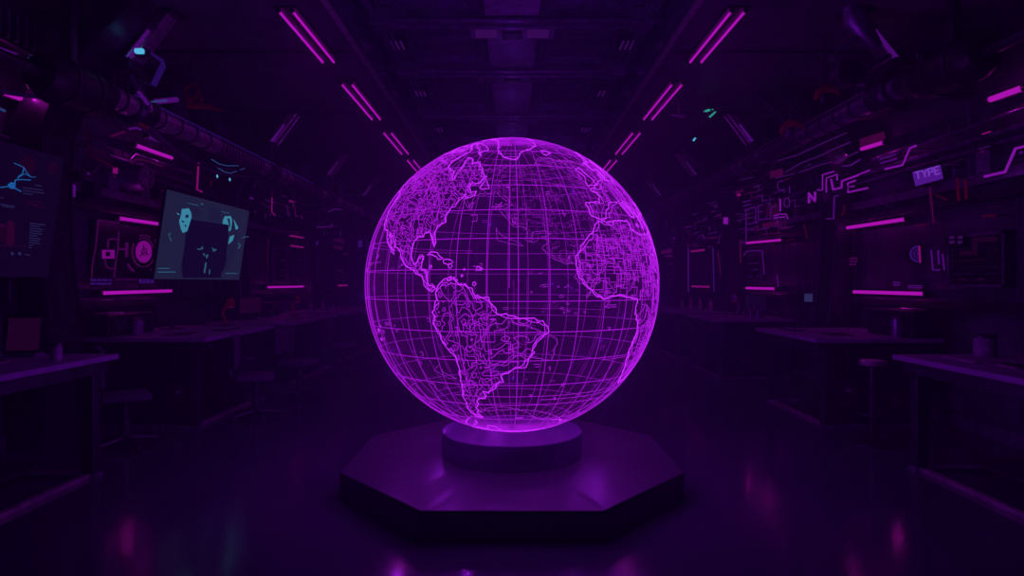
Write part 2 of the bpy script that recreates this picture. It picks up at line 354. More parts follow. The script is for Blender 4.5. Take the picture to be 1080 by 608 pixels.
# ------------------------------------------------------------------ wall surface detail: ledges, panels, conduits, boxes, cables
for side, sd, ribs in ((-1,'left',(3.0,6.45,10.9,14.75,18.6,22.1)), (1,'right',(4.2,9.3,13.7,17.7,22.1))):
    for i in range(len(ribs)-1):
        a, b = ribs[i]+.27, min(ribs[i+1]-.27, 21.9)
        w = ['first','second','third','fourth','fifth'][i]
        X = lambda d: side*(XW-d)
        t = thing('wall_cabinet', 'dark recessed wall cabinet in the %s bay of the %s wall, above desk height' % (w, sd), 'cabinet', (X(.1),(a+b)/2,1.4))
        q = MB()
        q.box(X(0), X(.16), a, b, 1.30, 1.40, .01).box(X(0), X(.16), a, b, 2.42, 2.50, .01).box(X(0), X(.16), a, a+.1, 1.40, 2.42, .01).box(X(0), X(.16), b-.1, b, 1.40, 2.42, .01)
        q.build('frame', 'dark_metal', t)
        MB().box(X(0), X(.06), a+.1, b-.1, 1.40, 2.42).build('back_panel', 'wall_metal', t)
        q = MB(); yy = a+.1
        while yy < b-.2: q.box(X(.06), X(.066), yy, yy+.008, 1.42, 2.40); yy += .32
        q.build('seam', 'mid_metal', t)
        t = thing('wall_ledge', 'dark overhead ledge with brackets along the %s bay of the %s wall' % (w, sd), 'ledge', (X(.3),(a+b)/2,2.7))
        MB().box(X(0), X(.14), a, b, 2.62, 2.68, .01).build('shelf', 'dark_metal', t)
        MB().box(X(.13), X(.15), a, b, 2.60, 2.70, .006).build('lip', 'mid_metal', t)
        for j in range(3):
            y = a+(j+.5)*(b-a)/3
            MB().prism([(X(0),y-.02,2.62),(X(.12),y-.02,2.62),(X(0),y-.02,2.45)], (0,.04,0)).build('bracket', 'mid_metal', t)
        t = thing('service_panel', 'dark lower wall panel with vent slots, %s bay of the %s wall' % (w, sd), 'wall panel', (X(.05),(a+b)/2,.2))
        MB().box(X(0), X(.05), a+.05, b-.05, .2, 1.25, .01).build('sheet', 'wall_metal', t)
        q = MB()
        for k in range(6): q.box(X(.05), X(.065), a+.25, min(a+.9,b-.3), .95+k*.045, .97+k*.045)
        q.build('vent_slots', 'mid_metal', t)
        # conduits
        for k, z in enumerate((2.98, 3.08, 3.22)):
            off = .07+.03*k; c1 = a+.2+.3*k; c2 = b-.25*k
            drop = 2.72 if k != 1 else 3.35
            pts = [(X(off),a-.2,z),(X(off),c1,z),(X(off),c1+.12,z-.12 if k != 1 else z+.1),(X(off),c1+.5,z-.12 if k != 1 else z+.1),(X(off),c1+.62,z),(X(off),c2,z)]
            tag(MB().tube(pts, .022+.006*(k%2), 8).build('conduit', 'mid_metal', smooth=True), 'bent metal conduit fixed high on the %s wall above the ledge' % sd, 'conduit', 'conduits high on the %s wall' % sd)
        # junction boxes on the wall above the ledge
        random.seed(30+i+(10 if side > 0 else 0))
        yy = a+.1; cnt = 0
        while yy < b-.3 and cnt < 6:
            w_ = random.uniform(.18,.4); h_ = random.uniform(.14,.32); d_ = random.uniform(.07,.15)
            t = thing('junction_box', 'small dark equipment box standing on the overhead ledge of the %s wall' % sd, 'equipment box', (X(.2),yy,2.68), 'equipment boxes on the %s ledge' % sd)
            MB().box(X(0), X(.0+d_), yy, yy+w_, 2.68, 2.68+h_, .012).build('case', random.choice(['dark_metal','mid_metal','dark_metal']), t)
            q = MB()
            for k in range(3): q.box(X(d_), X(.01+d_), yy+.03, yy+w_-.03, 2.71+k*h_*.25, 2.71+k*h_*.25+.012)
            q.build('fins', 'mid_metal', t)
            MB().box(X(d_), X(.008+d_), yy+w_*.4, yy+w_*.4+.03, 2.68+h_-.05, 2.68+h_-.03).build('indicator', random.choice(['neon_dim','neon_pinkdim','neon_red','neon_dim']), t)
            yy += w_+random.uniform(.12,.4); cnt += 1
        # cables sagging in front
        for k in range(2 if side < 0 else (2 if i else 0)):
            ya = a+random.uniform(0,.5); yb = b-random.uniform(0,.6); za = random.uniform(3.0,3.35)
            zp = (3.45 if side < 0 else 3.62)-.11
            tag(MB().tube(bez((side*4.0,ya,zp),(side*4.03,yb,zp), random.uniform(.10,.36), side=side*random.uniform(.05,.3)), random.uniform(.010,.018), 6).build('cable', 'cable_rubber', smooth=True),
                'thin cable sagging below the overhead pipe on the %s side' % sd, 'cable', 'sagging cables on the %s side' % sd)
        for k in range(4):
            y = a+random.uniform(.1,b-a-.1); xx = X(random.uniform(.04,.13)); z1 = random.uniform(2.45,2.6)
            tag(MB().tube([(X(-.01),y,3.52),(xx,y,3.5),(xx,y+.03,3.2),(xx-.02,y-.03,2.95),(xx,y,2.69)], .011, 6).build('cable', 'cable_rubber', smooth=True),
                'thin cable dropping down onto the %s overhead ledge' % sd, 'cable', 'dropping cables on the %s side' % sd)
        # machinery blocks between wall and pipe
        for k in range(3):
            y = a+(k+.3)*(b-a)/3; h = random.uniform(.25,.5); l = random.uniform(.3,.7)
            t = thing('duct_unit', 'dark finned duct unit mounted high behind the %s overhead pipe' % sd, 'duct unit', (X(.3),y,3.5), 'duct units behind the %s pipe' % sd)
            MB().box(X(0), X(.45), y, y+l, 3.72, 3.72+h, .02).build('casing', 'dark_metal', t)
            q = MB()
            for j in range(5): q.box(X(.45), X(.49), y+.04+j*l*.18, y+.06+j*l*.18, 3.75, 3.69+h)
            q.build('fins', 'mid_metal', t)

# ------------------------------------------------------------------ wall neon bars (lamps)
BARLIGHTS = []
def bar(side, X, p0, p1, r, label, mat='bar_magenta', mount=True):
    pl = wallpl(side, X); a = pl.at(*p0); b = pl.at(*p1)
    if b.y < a.y: a, b = b, a
    r *= .86
    t = thing('neon_bar', label, 'wall light', ((a.x+b.x)/2,(a.y+b.y)/2,(a.z+b.z)/2))
    MB().tube([a,b], r, 10).build('tube', mat, t, True)
    d = (b-a).normalized()
    for e in (a,b): MB().tube([e-d*.02,e+d*.02], r*1.5, 10).build('end_cap', 'black_plastic', t, True)
    if mount:
        o = Vector((side*(r+.012),0,0)); u = Vector((0,0,.03)); w = Vector((side*.012,0,0))
        MB().hexa([a+o-u,a+o+w-u,b+o+w-u,b+o-u,a+o+u,a+o+w+u,b+o+w+u,b+o+u]).build('mounting_rail', 'dark_metal', t)
    if mat == 'bar_magenta':
        for f in (.25,.75): BARLIGHTS.append(tuple(a.lerp(b,f)-Vector((side*.09,0,0))))
B = bar
B(-1,4.7,(105,309.5),(181,307),.024,'horizontal magenta neon bar low on the left wall, under the round gauge panel')
B(-1,4.7,(123,230),(172,237),.024,'horizontal magenta neon bar on the left wall, above the round gauge panel')
B(-1,4.7,(280,303.2),(321,302.4),.024,'low magenta neon bar in the middle bay of the left wall')
B(-1,4.7,(304,248.5),(327,252),.020,'upper of the two short magenta neon bars in the middle bay of the left wall', 'neon_pink')
B(-1,4.7,(305,259),(322,261.5),.020,'lower of the two short magenta neon bars in the middle bay of the left wall', 'neon_pink')
B(-1,4.7,(355,301.4),(370,301.2),.028,'low magenta neon bar in the far bay of the left wall, next to the globe', 'neon_pink')
B(-1,4.7,(362,267.5),(371,268.5),.024,'tiny pink neon bar above the far bay of the left wall', 'neon_pinkdim')
B(-1,4.72,(141,152.5),(182,167),.026,'slanting magenta neon bar high on the left wall, above the slate screen')
B(-1,4.72,(0,95.5),(23,104),.032,'magenta neon bar at the left edge of the picture, high on the wall')
B(-1,4.72,(242,191.5),(259,196.8),.026,'short magenta neon bar high on the left wall, beside the white-blue lamps', 'neon_pink')
B(-1,4.72,(250,203),(267,210),.018,'dim violet neon bar beneath the white-blue lamps on the left wall', 'neon_dim')
B(-1,4.6,(154,143.5),(170,150),.022,'short violet bar just under the start of the left ribbed pipe', 'neon_dim')
B(1,4.7,(900,308),(977,310.2),.026,'horizontal magenta neon bar low on the right wall, above the second desk')
B(1,4.7,(893,240.5),(957,231),.026,'horizontal magenta neon bar at mid height on the right wall, left of the violet sign')
B(1,4.7,(787,304),(819,304.8),.028,'low pink neon bar in the middle bay of the right wall', 'bar_magenta')
B(1,4.7,(787,256.6),(826,253),.024,'upper pink neon bar in the middle bay of the right wall', 'bar_magenta')
B(1,4.7,(730,302.3),(750,302.8),.028,'low pink neon bar in the far bay of the right wall, near the globe', 'neon_pink')
B(1,4.7,(729,265.3),(745,263.5),.028,'upper pink neon bar in the far bay of the right wall, near the globe', 'neon_pink')
B(1,4.72,(1043,105.5),(1082,91.5),.032,'magenta neon bar at the right edge of the picture, high on the wall')
B(1,4.72,(908,157.5),(934,149.5),.028,'short magenta neon bar high on the right wall, under the ribbed pipe')
B(1,4.72,(770,209),(783,204.5),.028,'short pink neon bar high in the middle bay of the right wall', 'neon_pink')
B(1,4.6,(921,99),(944,74),.020,'slanting violet tube hung by the near right strut', 'neon_dim')
B(1,4.6,(931,51),(943,62),.020,'short violet tube lying on the near right strut', 'neon_dim')
B(1,4.5,(969,55),(970.3,80),.022,'upright violet tube high on the right side, beside the near strut', 'neon_dim')
B(1,4.6,(978,70.5),(994,64.5),.018,'faint short pink tube high at the right, beside the upright violet tube', 'neon_pinkdim')
B(-1,3.86,(158,108),(187,105),.034,'thick violet tube with cyan sheen above the near end of the left pipe', 'neon_dim', False)
tag(MB().tube([wallpl(-1,3.80).at(159,107.5),wallpl(-1,3.80).at(176,106)], .009, 6).build('glow_highlight','led_blue',smooth=True),'painted cyan sheen along the thick violet tube above the left pipe','painted highlight')  # emissive strip paints the tube's cyan highlight

# light boxes (glowing panels) behind some bars
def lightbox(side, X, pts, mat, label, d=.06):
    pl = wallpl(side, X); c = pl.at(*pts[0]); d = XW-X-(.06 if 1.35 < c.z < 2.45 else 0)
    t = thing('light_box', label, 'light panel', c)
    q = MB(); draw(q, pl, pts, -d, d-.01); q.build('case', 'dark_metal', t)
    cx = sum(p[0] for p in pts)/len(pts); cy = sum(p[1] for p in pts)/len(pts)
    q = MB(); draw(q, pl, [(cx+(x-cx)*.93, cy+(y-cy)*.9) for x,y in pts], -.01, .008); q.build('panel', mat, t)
lightbox(1,4.8,[(906,147),(933,138),(936,148),(907,157)],'neon_pinkdim','dim pink glowing panel behind the short bar under the right ribbed pipe')  # emission stands for the bar's glow reflected by the wall
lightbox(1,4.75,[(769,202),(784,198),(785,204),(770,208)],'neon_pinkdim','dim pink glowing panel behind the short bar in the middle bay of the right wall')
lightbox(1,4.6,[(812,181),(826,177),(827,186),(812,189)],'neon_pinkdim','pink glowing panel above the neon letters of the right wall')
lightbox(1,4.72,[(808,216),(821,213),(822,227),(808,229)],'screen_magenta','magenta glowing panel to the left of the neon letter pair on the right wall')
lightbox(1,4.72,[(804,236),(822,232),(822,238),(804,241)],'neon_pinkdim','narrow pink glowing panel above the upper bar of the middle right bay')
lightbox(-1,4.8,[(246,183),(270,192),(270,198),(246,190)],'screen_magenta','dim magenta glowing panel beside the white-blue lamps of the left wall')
lightbox(1,4.5,[(763,229),(768,229),(768,237),(763,237)],'neon_violet','small square violet lamp above the rack in the far part of the right wall')
lightbox(1,4.75,[(697,262),(709,262),(709,272),(697,271)],'hud_dim','dim magenta square panel at the far end of the right wall beside the globe')
lightbox(1,4.55,[(848.5,309.5),(857.5,309.5),(857.5,319),(848.5,319)],'blue_square','small pale blue square display on the right wall above the second desk')
lightbox(-1,4.75,[(377.5,253.5),(382,253),(382,264.5),(377.5,265)],'hud_label','upright blue-violet lamp panel at the far end of the left wall')
lightbox(-1,4.75,[(327,249),(336,250),(335,261),(327,260)],'hud_label','blue and magenta square screen in the middle bay of the left wall')
lightbox(-1,4.75,[(284,240),(326,246),(326,247.5),(284,246)],'screen_plum','long dim violet header panel over the middle bay of the left wall')
lightbox(-1,4.75,[(352,251),(362,252),(361,267),(351,267)],'screen_magenta','dim magenta panel over the far bay of the left wall')
lightbox(-1,4.6,[(71.5,192),(80,195),(79,209),(71,208)],'neon_dim','small glowing violet box hanging between the two big left screens')
lightbox(-1,4.6,[(119,176),(124,177),(123.5,184),(118.5,183)],'neon_pink','tiny pink lamp at the end of a hanging wire left of the high neon bar')

# ------------------------------------------------------------------ neon line work and letters (right wall)
def neon(side, X, lines, r, mat, label, cat='neon line', closed=False, off=.02, name='neon_line'):
    pl = wallpl(side, X); q = MB(); r *= .78
    for L in lines: stroke(q, pl, L, r, off, 6, closed)
    # stand-off pins into the wall
    t = thing(name, label, cat, pl.at(*lines[0][0]))
    q.build('tube', mat, t, True)
    q = MB()
    for L in lines:
        for e in (L[0], L[len(L)//2]):
            a = pl.at(*e, .02); q.tube([a, Vector((side*(XW-(.06 if 1.42 < a.z < 2.4 else .0)), a.y, a.z))], r*.5, 6)
    q.build('standoff', 'black_plastic', t, True)
    return t
def arc(cx, cy, rx, ry, a0, a1, n=18): return [(cx+rx*math.cos(a0+(a1-a0)*i/n), cy-ry*math.sin(a0+(a1-a0)*i/n)) for i in range(n+1)]
N = neon
N(1,4.7,[arc(823.5,196,3.6,5.2,.9,5.6)+[(827.5,203)]],.011,'neon_dim','dim violet neon letter C in the cluster left of the bright N','neon letter',name='neon_letter')
N(1,4.7,[[(832.8,196.5),(832.8,204)]],.012,'neon_dim','short upright neon letter I beside the letter C','neon letter',name='neon_letter')
N(1,4.7,[[(822.8,210),(823,223)]],.018,'neon_violet','bright upright neon letter I beside the letter O','neon letter',name='neon_letter')
N(1,4.7,[arc(830,214,2.9,4.8,0,2*PI)],.012,'neon_dim','oval neon letter O under the letter C','neon letter',name='neon_letter')
N(1,4.5,[[(853.3,214.5),(853,204),(859.8,212.5),(859.6,202.5)]],.024,'neon_violet','bold bright neon letter N beside the dark rib of the right wall','neon letter',name='neon_letter')
N(1,4.7,[[(802,216.5),(799.8,217.5),(799.8,232),(813,230.8),(813,219.5),(818.5,217.5)],[(800.5,223.8),(804.5,223.2)],[(801,217),(805,216)]],.012,'neon_dim','violet angular neon tracing shaped like an E and a step','neon line')
N(1,4.7,[[(816,228),(822,226),(829,226),(831,231)],[(816,230),(828,229)]],.014,'neon_violet','bright violet neon squiggle under the pair of neon letters')
N(1,4.5,[[(862,200.5),(867.5,200.5),(867.5,184.5),(879.5,181)]],.013,'neon_violet','outer bracket-shaped neon tracing right of the bright N')
N(1,4.5,[[(871.5,203),(871.5,188),(883,184),(882.8,190.5)]],.013,'neon_violet','inner bracket-shaped neon tracing right of the bright N')
N(1,4.5,[[(876.5,189.5),(878.8,200),(887.5,198),(888,191),(905,185)]],.018,'neon_violet','bold L-shaped neon tracing beside the letter E')
N(1,4.7,[[(900,186.5),(917.5,179.5)]],.013,'neon_violet','short slanting neon line above the letter E')
N(1,4.7,[[(902.5,190.5),(894,193.5),(894.5,203),(915,198.5)],[(894.5,198),(901,196.5)]],.017,'neon_violet','bright neon letter E with a long foot on the right wall','neon letter',name='neon_letter')
N(1,4.5,[[(884,206.5),(880,207.5),(879,231),(872,231)]],.015,'neon_dim','tall hook-shaped neon line hanging under the letter cluster')
N(1,4.5,[[(890,216.5),(890,226),(887,226.8)]],.015,'neon_red','small red hook-shaped neon line beside the tall violet hook')
N(1,4.7,[[(787,255),(787,221),(797,218.5),(797,236)]],.012,'neon_dim','violet neon frame with an arched top in the middle right bay')
N(1,4.7,[[(784,213.5),(792,211.3)],[(784,217.5),(792,215.5)]],.014,'neon_dim','pair of short parallel neon dashes above the neon frame','neon line')
N(1,4.7,[[(803,247),(825,246)],[(820,247),(825,236)]],.012,'neon_pinkdim','pink neon tracing just above the middle bay upper bar')
N(1,4.7,[[(784,270),(788,265),(804,264.5),(806,290)]],.014,'neon_dim','violet neon outline around the blue screen in the middle right bay')
N(1,4.7,[[(781,253),(781,278)]],.020,'neon_pinkdim','upright magenta neon line beside the rack of the middle right bay')
N(1,4.7,[[(819.5,290),(821,303)]],.012,'neon_dim','short upright neon line at the end of the low middle bar')
N(1,4.7,[[(848,237),(851.5,252)]],.020,'neon_red','red upright neon line on the right wall left of the dark rib')
N(1,4.7,[[(829,254),(837,252.5)]],.012,'neon_red','small red neon dash right of the middle bay upper bar')
N(1,4.7,[[(726,262),(726,308)]],.020,'neon_dim','upright violet neon line framing the far right bay')
N(1,4.7,[[(752,262),(753,308)]],.020,'hud_label','upright blue neon line framing the far right bay')
N(1,4.7,[[(757,265),(760,290)]],.018,'neon_pinkdim','upright dim pink neon line right of the blue one in the far bay')
N(1,4.7,[[(743,251.2),(756,251)]],.018,'neon_pinkdim','small pink neon dash over the far right bay')
N(1,4.7,[[(710,252),(720,250),(722,240),(729,239)]],.018,'neon_dim','stepped violet neon line at the far end of the right wall')
N(1,4.7,[[(780,190),(800,186),(797,193)],[(745,215),(766,211)]],.011,'neon_dark','faint violet neon line under the right ribbed pipe')
N(1,4.7,[[(734,235),(762,226),(790,226)],[(770,234),(797,229)]],.012,'neon_dark','long faint neon tracing in the far part of the right wall')
N(1,4.66,[[(878,176.5),(897,174.5),(901,172),(907,168.5)]],.014,'neon_dim','stepped neon line running under the ribbed right pipe')
N(1,4.66,[[(933.5,178.5),(952,174.2),(959.5,156.5),(966,153.8)]],.016,'neon_violet','zigzag violet neon line left of the violet sign')
N(1,4.66,[[(928,168.2),(945,162.5)]],.014,'neon_dim','upper of the two short violet dashes left of the zigzag line')
N(1,4.66,[[(929,172.4),(946,167.4)]],.014,'neon_dim','lower of the two short violet dashes left of the zigzag line')
N(1,4.66,[[(1038.5,186.3),(1060,181.5),(1071,156.8),(1082,154.2)]],.017,'neon_violet','large zigzag violet neon line at the right edge of the picture')
N(1,4.7,[[(982,264),(984,285),(991,284.8)],[(989.5,264),(990.3,279)],[(994,268),(996,285)]],.011,'neon_dim','dim violet neon letters L and I low on the right wall','neon letter',name='neon_letter')
N(1,4.7,[[(969.5,259.5),(970.5,277.5)]],.014,'neon_pink','upright magenta neon line beside the half-round gauge')
N(1,4.7,[[(980.5,197.5),(982.5,215),(984.5,235)]],.012,'neon_pinkdim','thin red-pink neon line hanging below the violet sign')
N(1,4.7,[[(985,205),(999,211)]],.010,'neon_red','faint red slanting wire light beside the thin red-pink line')
N(1,4.7,[[(1009.5,188),(1011,212)],[(1018,190),(1019,210)]],.017,'neon_red','pair of dim red upright lines right of the violet sign')
N(1,4.7,[[(1036,228),(1050,227.5)]],.014,'neon_red','faint red dash at the far right of the wall')
N(1,4.7,[[(968,238),(976,238)]],.012,'neon_red','small red dash right of the middle height magenta bar')
N(1,4.7,[[(1014,267),(1028,267),(1028,253),(1049,252.5)]],.036,'screen_plum','dim maroon stepped line at the right, above the near desk')
N(1,4.66,[arc(866,177,15,5.5,.2,2.9)],.013,'neon_dark','faint violet oval loop under the ribbed right pipe')
# left
N(-1,4.7,[[(209.5,172),(208.7,185),(207.8,200),(213,202.5)]],.018,'neon_pink','upright pink neon line with a hooked foot above the slate screen')
N(-1,4.7,[[(222,182),(222.5,196)]],.014,'neon_red','faint red upright line left of the white-blue lamps')
N(-1,4.7,[[(287,208.5),(286.6,224),(290,227)]],.014,'neon_pink','upright pink neon line right of the slate screen, high on the wall')
N(-1,4.7,[[(305,212),(311.5,213.5)]],.022,'neon_pink','small pink dash above the middle bay of the left wall')
N(-1,4.7,[[(310,216),(312,229)]],.016,'neon_pinkdim','faint upright pink line above the middle bay of the left wall')
N(-1,4.7,[[(346,224),(353,220.5),(362,221.5),(369,225)]],.016,'neon_dim','curved violet neon line above the far bay of the left wall')
N(-1,4.7,[[(330,219),(336,228)]],.02,'neon_pinkdim','faint slanting pink line near the far left bay')
N(-1,4.7,[[(326,232),(326.5,240),(350,239.5),(350,236)]],.014,'neon_dim','stepped violet neon line over the far left bay')
N(-1,4.7,[[(283,252),(282,280)]],.012,'neon_red','faint red upright line at the edge of the middle left bay')
N(-1,4.7,[[(138,172),(145,168),(158,170.5),(172,176)]],.012,'neon_pinkdim','curved pink-red light line below the high slanting bar on the left wall')
N(-1,4.7,[[(0,150.2),(5,151),(8,154)]],.012,'neon_dim','tiny violet hook at the left edge above the big dark screen')
N(-1,4.55,[[(30,62),(45,67),(55,71)]],.016,'led_blue','thin blue light line high at the left, by the tank')
N(-1,4.55,[[(0,50.5),(18,57)]],.009,'neon_dim','faint blue-violet line at the top left edge')
N(-1,4.55,[[(70.5,76.5),(73,77.5)]],.022,'led_blue','tiny blue lamp high at the left beside the tank')
N(-1,4.55,[[(0,115),(5,117)]],.014,'led_blue','tiny blue lamp at the left edge under the magenta bar')
N(-1,4.6,[[(5,58),(18,66)]],.012,'neon_red','faint red wire light at the top left edge')

# hanging wires for small lamps
tag(MB().tube([(-4.6,6.9,3.4),(-4.6,7.0,3.0),wallpl(-1,4.6).at(121,177)], .008, 6).build('wire', 'red_metal', smooth=True), 'reddish hanging wire holding the tiny pink lamp', 'wire')

# violet sign
pl = wallpl(1, 4.62)
t = thing('neon_sign', 'rectangular glowing violet sign reading TYPE on the right wall', 'sign', pl.at(978,190))
q = MB(); draw(q, pl, [(961,180.5),(993.5,172),(996.5,189.5),(964.5,198.5)], -.06, .055); q.build('case', 'dark_metal', t)
q = MB(); draw(q, pl, [(962.5,181.8),(992,174),(995,188.5),(966,196.5)], 0, .006); face = q.build('face', 'sign_violet', t)
q = MB()
def tl(a, b): stroke(q, pl, [a, b], .009, .012)
# letters T Y P E laid along the slanted upper half
def lt(u, v):  # u 0..1 along, v 0..1 down
    x = 964+ (991.5-964)*u + 1.2*v; y = 182.3-7.2*u + 7.5*v; return (x, y)
def L(u0, w, segs):
    for (a,b),(c2,d) in segs: tl(lt(u0+a*w, b), lt(u0+c2*w, d))
L(.04,.19,[((0,0),(1,0)),((.5,0),(.5,1))]); L(.29,.19,[((0,0),(.5,.45)),((1,0),(.5,.45)),((.5,.45),(.5,1))])
L(.54,.16,[((0,0),(0,1)),((0,0),(1,0)),((1,0),(1,.5)),((1,.5),(0,.5))]); L(.78,.16,[((0,0),(0,1)),((0,0),(1,0)),((0,.5),(.8,.5)),((0,1),(1,1))])
q.build('lettering', 'sign_letters', t, True)
q = MB(); q.tube([pl.at(966,196,-.03), Vector((XW-.02, pl.at(966,196).y, pl.at(966,196).z))], .012).tube([pl.at(992,176,-.03), Vector((XW-.02, pl.at(992,176).y, pl.at(992,176).z))], .012); q.build('bracket', 'dark_metal', t, True)

# half-round gauge, small purple windows, label plates on the right wall
pl = wallpl(1, 4.74)
t = thing('gauge', 'half-round violet dial low on the right wall, beside a magenta line', 'gauge', pl.at(962,268))
q = MB(); draw(q, pl, arc(969,268,11.5,11,PI/2,PI*1.5), -.05, .045); q.build('housing', 'dark_metal', t)
q = MB(); draw(q, pl, arc(968.5,268,9,9,PI/2,PI*1.5), 0, .005); q.build('dial', 'hud_label', t)
q = MB(); stroke(q, pl, arc(968.5,268,6,6,PI/2,PI*1.5), .008, .012); stroke(q, pl, arc(968.5,268,3,3,PI/2,PI*1.5), .008, .012); q.build('ring', 'screen_violet', t)
def plate(side, X, rect, mat, label, rows=2, cat='label plate', name='label_plate'):
    pl = wallpl(side, X); x0, y0, x1, y1 = rect
    def m(x, y):   # rows converge to the horizon
        xc = (x0+x1)/2; return (x, HY+(y-HY)*abs(x-CX)/abs(xc-CX))
    t = thing(name, label, cat, pl.at(*m(x0,y0)))
    q = MB(); draw(q, pl, [m(x0-1,y0-1),m(x1+1,y0-1),m(x1+1,y1+1),m(x0-1,y1+1)], -.04, .035); q.build('backing', 'dark_metal', t)
    q = MB(); h = (y1-y0)/rows
    for k in range(rows):
        random.seed(int(x0*7+k)); x = x0
        while x < x1-1:
            w = random.uniform(2,(x1-x0)/2.2); draw(q, pl, [m(x,y0+k*h),m(min(x+w,x1),y0+k*h),m(min(x+w,x1),y0+k*h+h*.62),m(x,y0+k*h+h*.62)], 0, .005); x += w+(x1-x0)*.06
    q.build('characters', mat, t)
plate(1,4.74,(889.5,272,904.5,281.5),'hud_dim','dim magenta label plate on the right wall, just beside the dark rib',3)
plate(1,4.74,(942.5,297.5,949.5,302.5),'neon_dim','small violet label plate left of the longer one, above the low right bar',2)
plate(1,4.74,(958,301,973,305),'neon_dim','long violet label plate above the low right bar',2)
plate(1,4.66,(1001.5,249,1006.8,259),'neon_dark','left one of two dim violet windows at the right of the wall',2)
plate(1,4.66,(1010.5,249,1016,259),'neon_dark','right one of two dim violet windows at the right of the wall',2)
plate(1,4.74,(1032,155,1046,157),'neon_dark','faint violet line plate above the large zigzag line',1)
plate(1,4.74,(1036,139.5,1045,142),'neon_pink','tiny pink lamp plate high at the right',1)
plate(-1,4.7,(95,294.5,117.5,302),'hud_label','left blue-violet label plate under the round gauge panel',2)
plate(-1,4.7,(146.5,294.5,163,302),'hud_label','right blue-violet label plate under the round gauge panel',1)

# generic circuit racks in the bays
def rack(side, X, px0, px1, z0, z1, label, seed, mats=('neon_dark','screen_violet','hud_label','neon_dark')):
    random.seed(seed); ya = F*X/abs(px0-CX); yb = F*X/abs(px1-CX); ya, yb = sorted((ya,yb)); s = side
    t = thing('equipment_rack', label, 'equipment rack', (s*(X+.02),(ya+yb)/2,z0))
    MB().box(s*X, s*(XW-.06), ya, yb, z0, z1, .012).build('case', 'dark_metal', t)
    q = MB()
    for y in (ya,yb-.03): q.box(s*(X-.012), s*X, y, y+.03, z0, z1)
    q.box(s*(X-.012), s*X, ya, yb, z0, z0+.03).box(s*(X-.012), s*X, ya, yb, z1-.03, z1)
    q.build('frame', 'mid_metal', t)
    z = z0+.05; k = 0
    while z < z1-.1:
        h = random.choice([.06,.09,.13]); 
        if z+h > z1-.05: break
        mod = MB().box(s*(X-.02), s*X, ya+.05, yb-.05, z, z+h-.012, .004).build('module', 'dark_metal', t)
        q = MB(); y = ya+.08
        while y < yb-.12:
            w = random.uniform(.03,.18)
            if random.random() < .6: q.box(s*(X-.026), s*(X-.02), y, min(y+w,yb-.08), z+h*.3, z+h*.3+random.choice([.008,.012,.02]))
            y += w+.04
        if q.v: q.build('readout', random.choice(mats), mod)
        z += h; k += 1
rack(1,4.76,767,780,1.35,2.38,'tall rack with rows of dim blue lines at the left of the middle right bay',3)
rack(1,4.76,789,803,1.62,2.15,'blue-violet screen rack inside the neon outline of the middle right bay',5,('hud_label','neon_dim','neon_dark'))
rack(-1,4.76,288,302,1.6,2.3,'rack with dim readouts at the left of the middle left bay',8,('neon_dark','screen_violet','screen_magenta'))
rack(-1,4.76,309,322,1.62,2.1,'rack with magenta readouts under the two short bars of the left wall',9,('screen_magenta','screen_magenta','neon_pinkdim'))
rack(-1,4.76,352,371,1.62,2.05,'rack with dim readouts in the far bay of the left wall',11,('neon_dark','screen_magenta'))
rack(1,4.76,706,722,1.5,2.3,'rack with dim readouts in the furthest bay of the right wall',12,('neon_dark','screen_violet'))
rack(1,4.72,1000,1060,1.55,2.1,'dark rack at the right edge of the wall behind the near desk',14,('screen_violet','screen_plum'))
rack(1,4.76,729,748,2.45,2.62,'low module strip above the far right bay',15,('neon_dark','neon_pinkdim'))

# denser line fragments over the middle and far right bays (etched light guides), single small signs
random.seed(99)
for k in range(95):
    px = random.uniform(700, 832); top = HY-(px-CX)*.42; bot = HY-(px-CX)*.17
    py = random.uniform(top, bot); s = (px-CX)/250.
    w = random.uniform(4,13)*s; kind = random.random()
    sl = (py-HY)/(px-CX)
    if kind < .45: ln = [(px,py),(px+w,py+w*sl)]
    elif kind < .7: ln = [(px,py),(px,py+w*.8)]
    else: ln = [(px,py),(px+w*.6,py+w*.6*sl),(px+w*.6,py+w*.6*sl+w*.6),(px+w,py+w*sl+w*.6)]
    m = random.choice(['neon_dark','neon_dark','neon_dark','screen_magenta','neon_pinkdim','neon_dim'])
    N(1, 4.72, [ln], .010, m, 'tiny dim neon dash in the crowded upper part of the middle and far right wall').__setitem__('group','tiny neon dashes on the right wall')
for k in range(24):
    px = random.uniform(278, 378); top = HY-(CX-px)*.40; bot = HY-(CX-px)*.25
    py = random.uniform(top, bot); s = (CX-px)/250.; w = random.uniform(4,12)*s; sl = (py-HY)/(px-CX)
    ln = [(px,py),(px+w,py+w*sl)] if random.random() < .5 else [(px,py),(px,py+w)]
    m = random.choice(['neon_dark','neon_dark','screen_magenta','neon_pinkdim'])
    N(-1, 4.72, [ln], .010, m, 'tiny dim neon dash in the crowded upper part of the far left wall').__setitem__('group','tiny neon dashes on the left wall')
for k in range(16):
    px = random.uniform(900, 1070); py = HY-(px-CX)*random.uniform(.05,.42); w = random.uniform(5,16); sl = (py-HY)/(px-CX)
    ln = [(px,py),(px,py+w)] if random.random() < .6 else [(px,py),(px+w,py+w*sl)]
    N(1, 4.74, [ln], .009, 'screen_plum', 'very faint maroon wire light on the near right wall').__setitem__('group','faint wire lights on the near right wall')

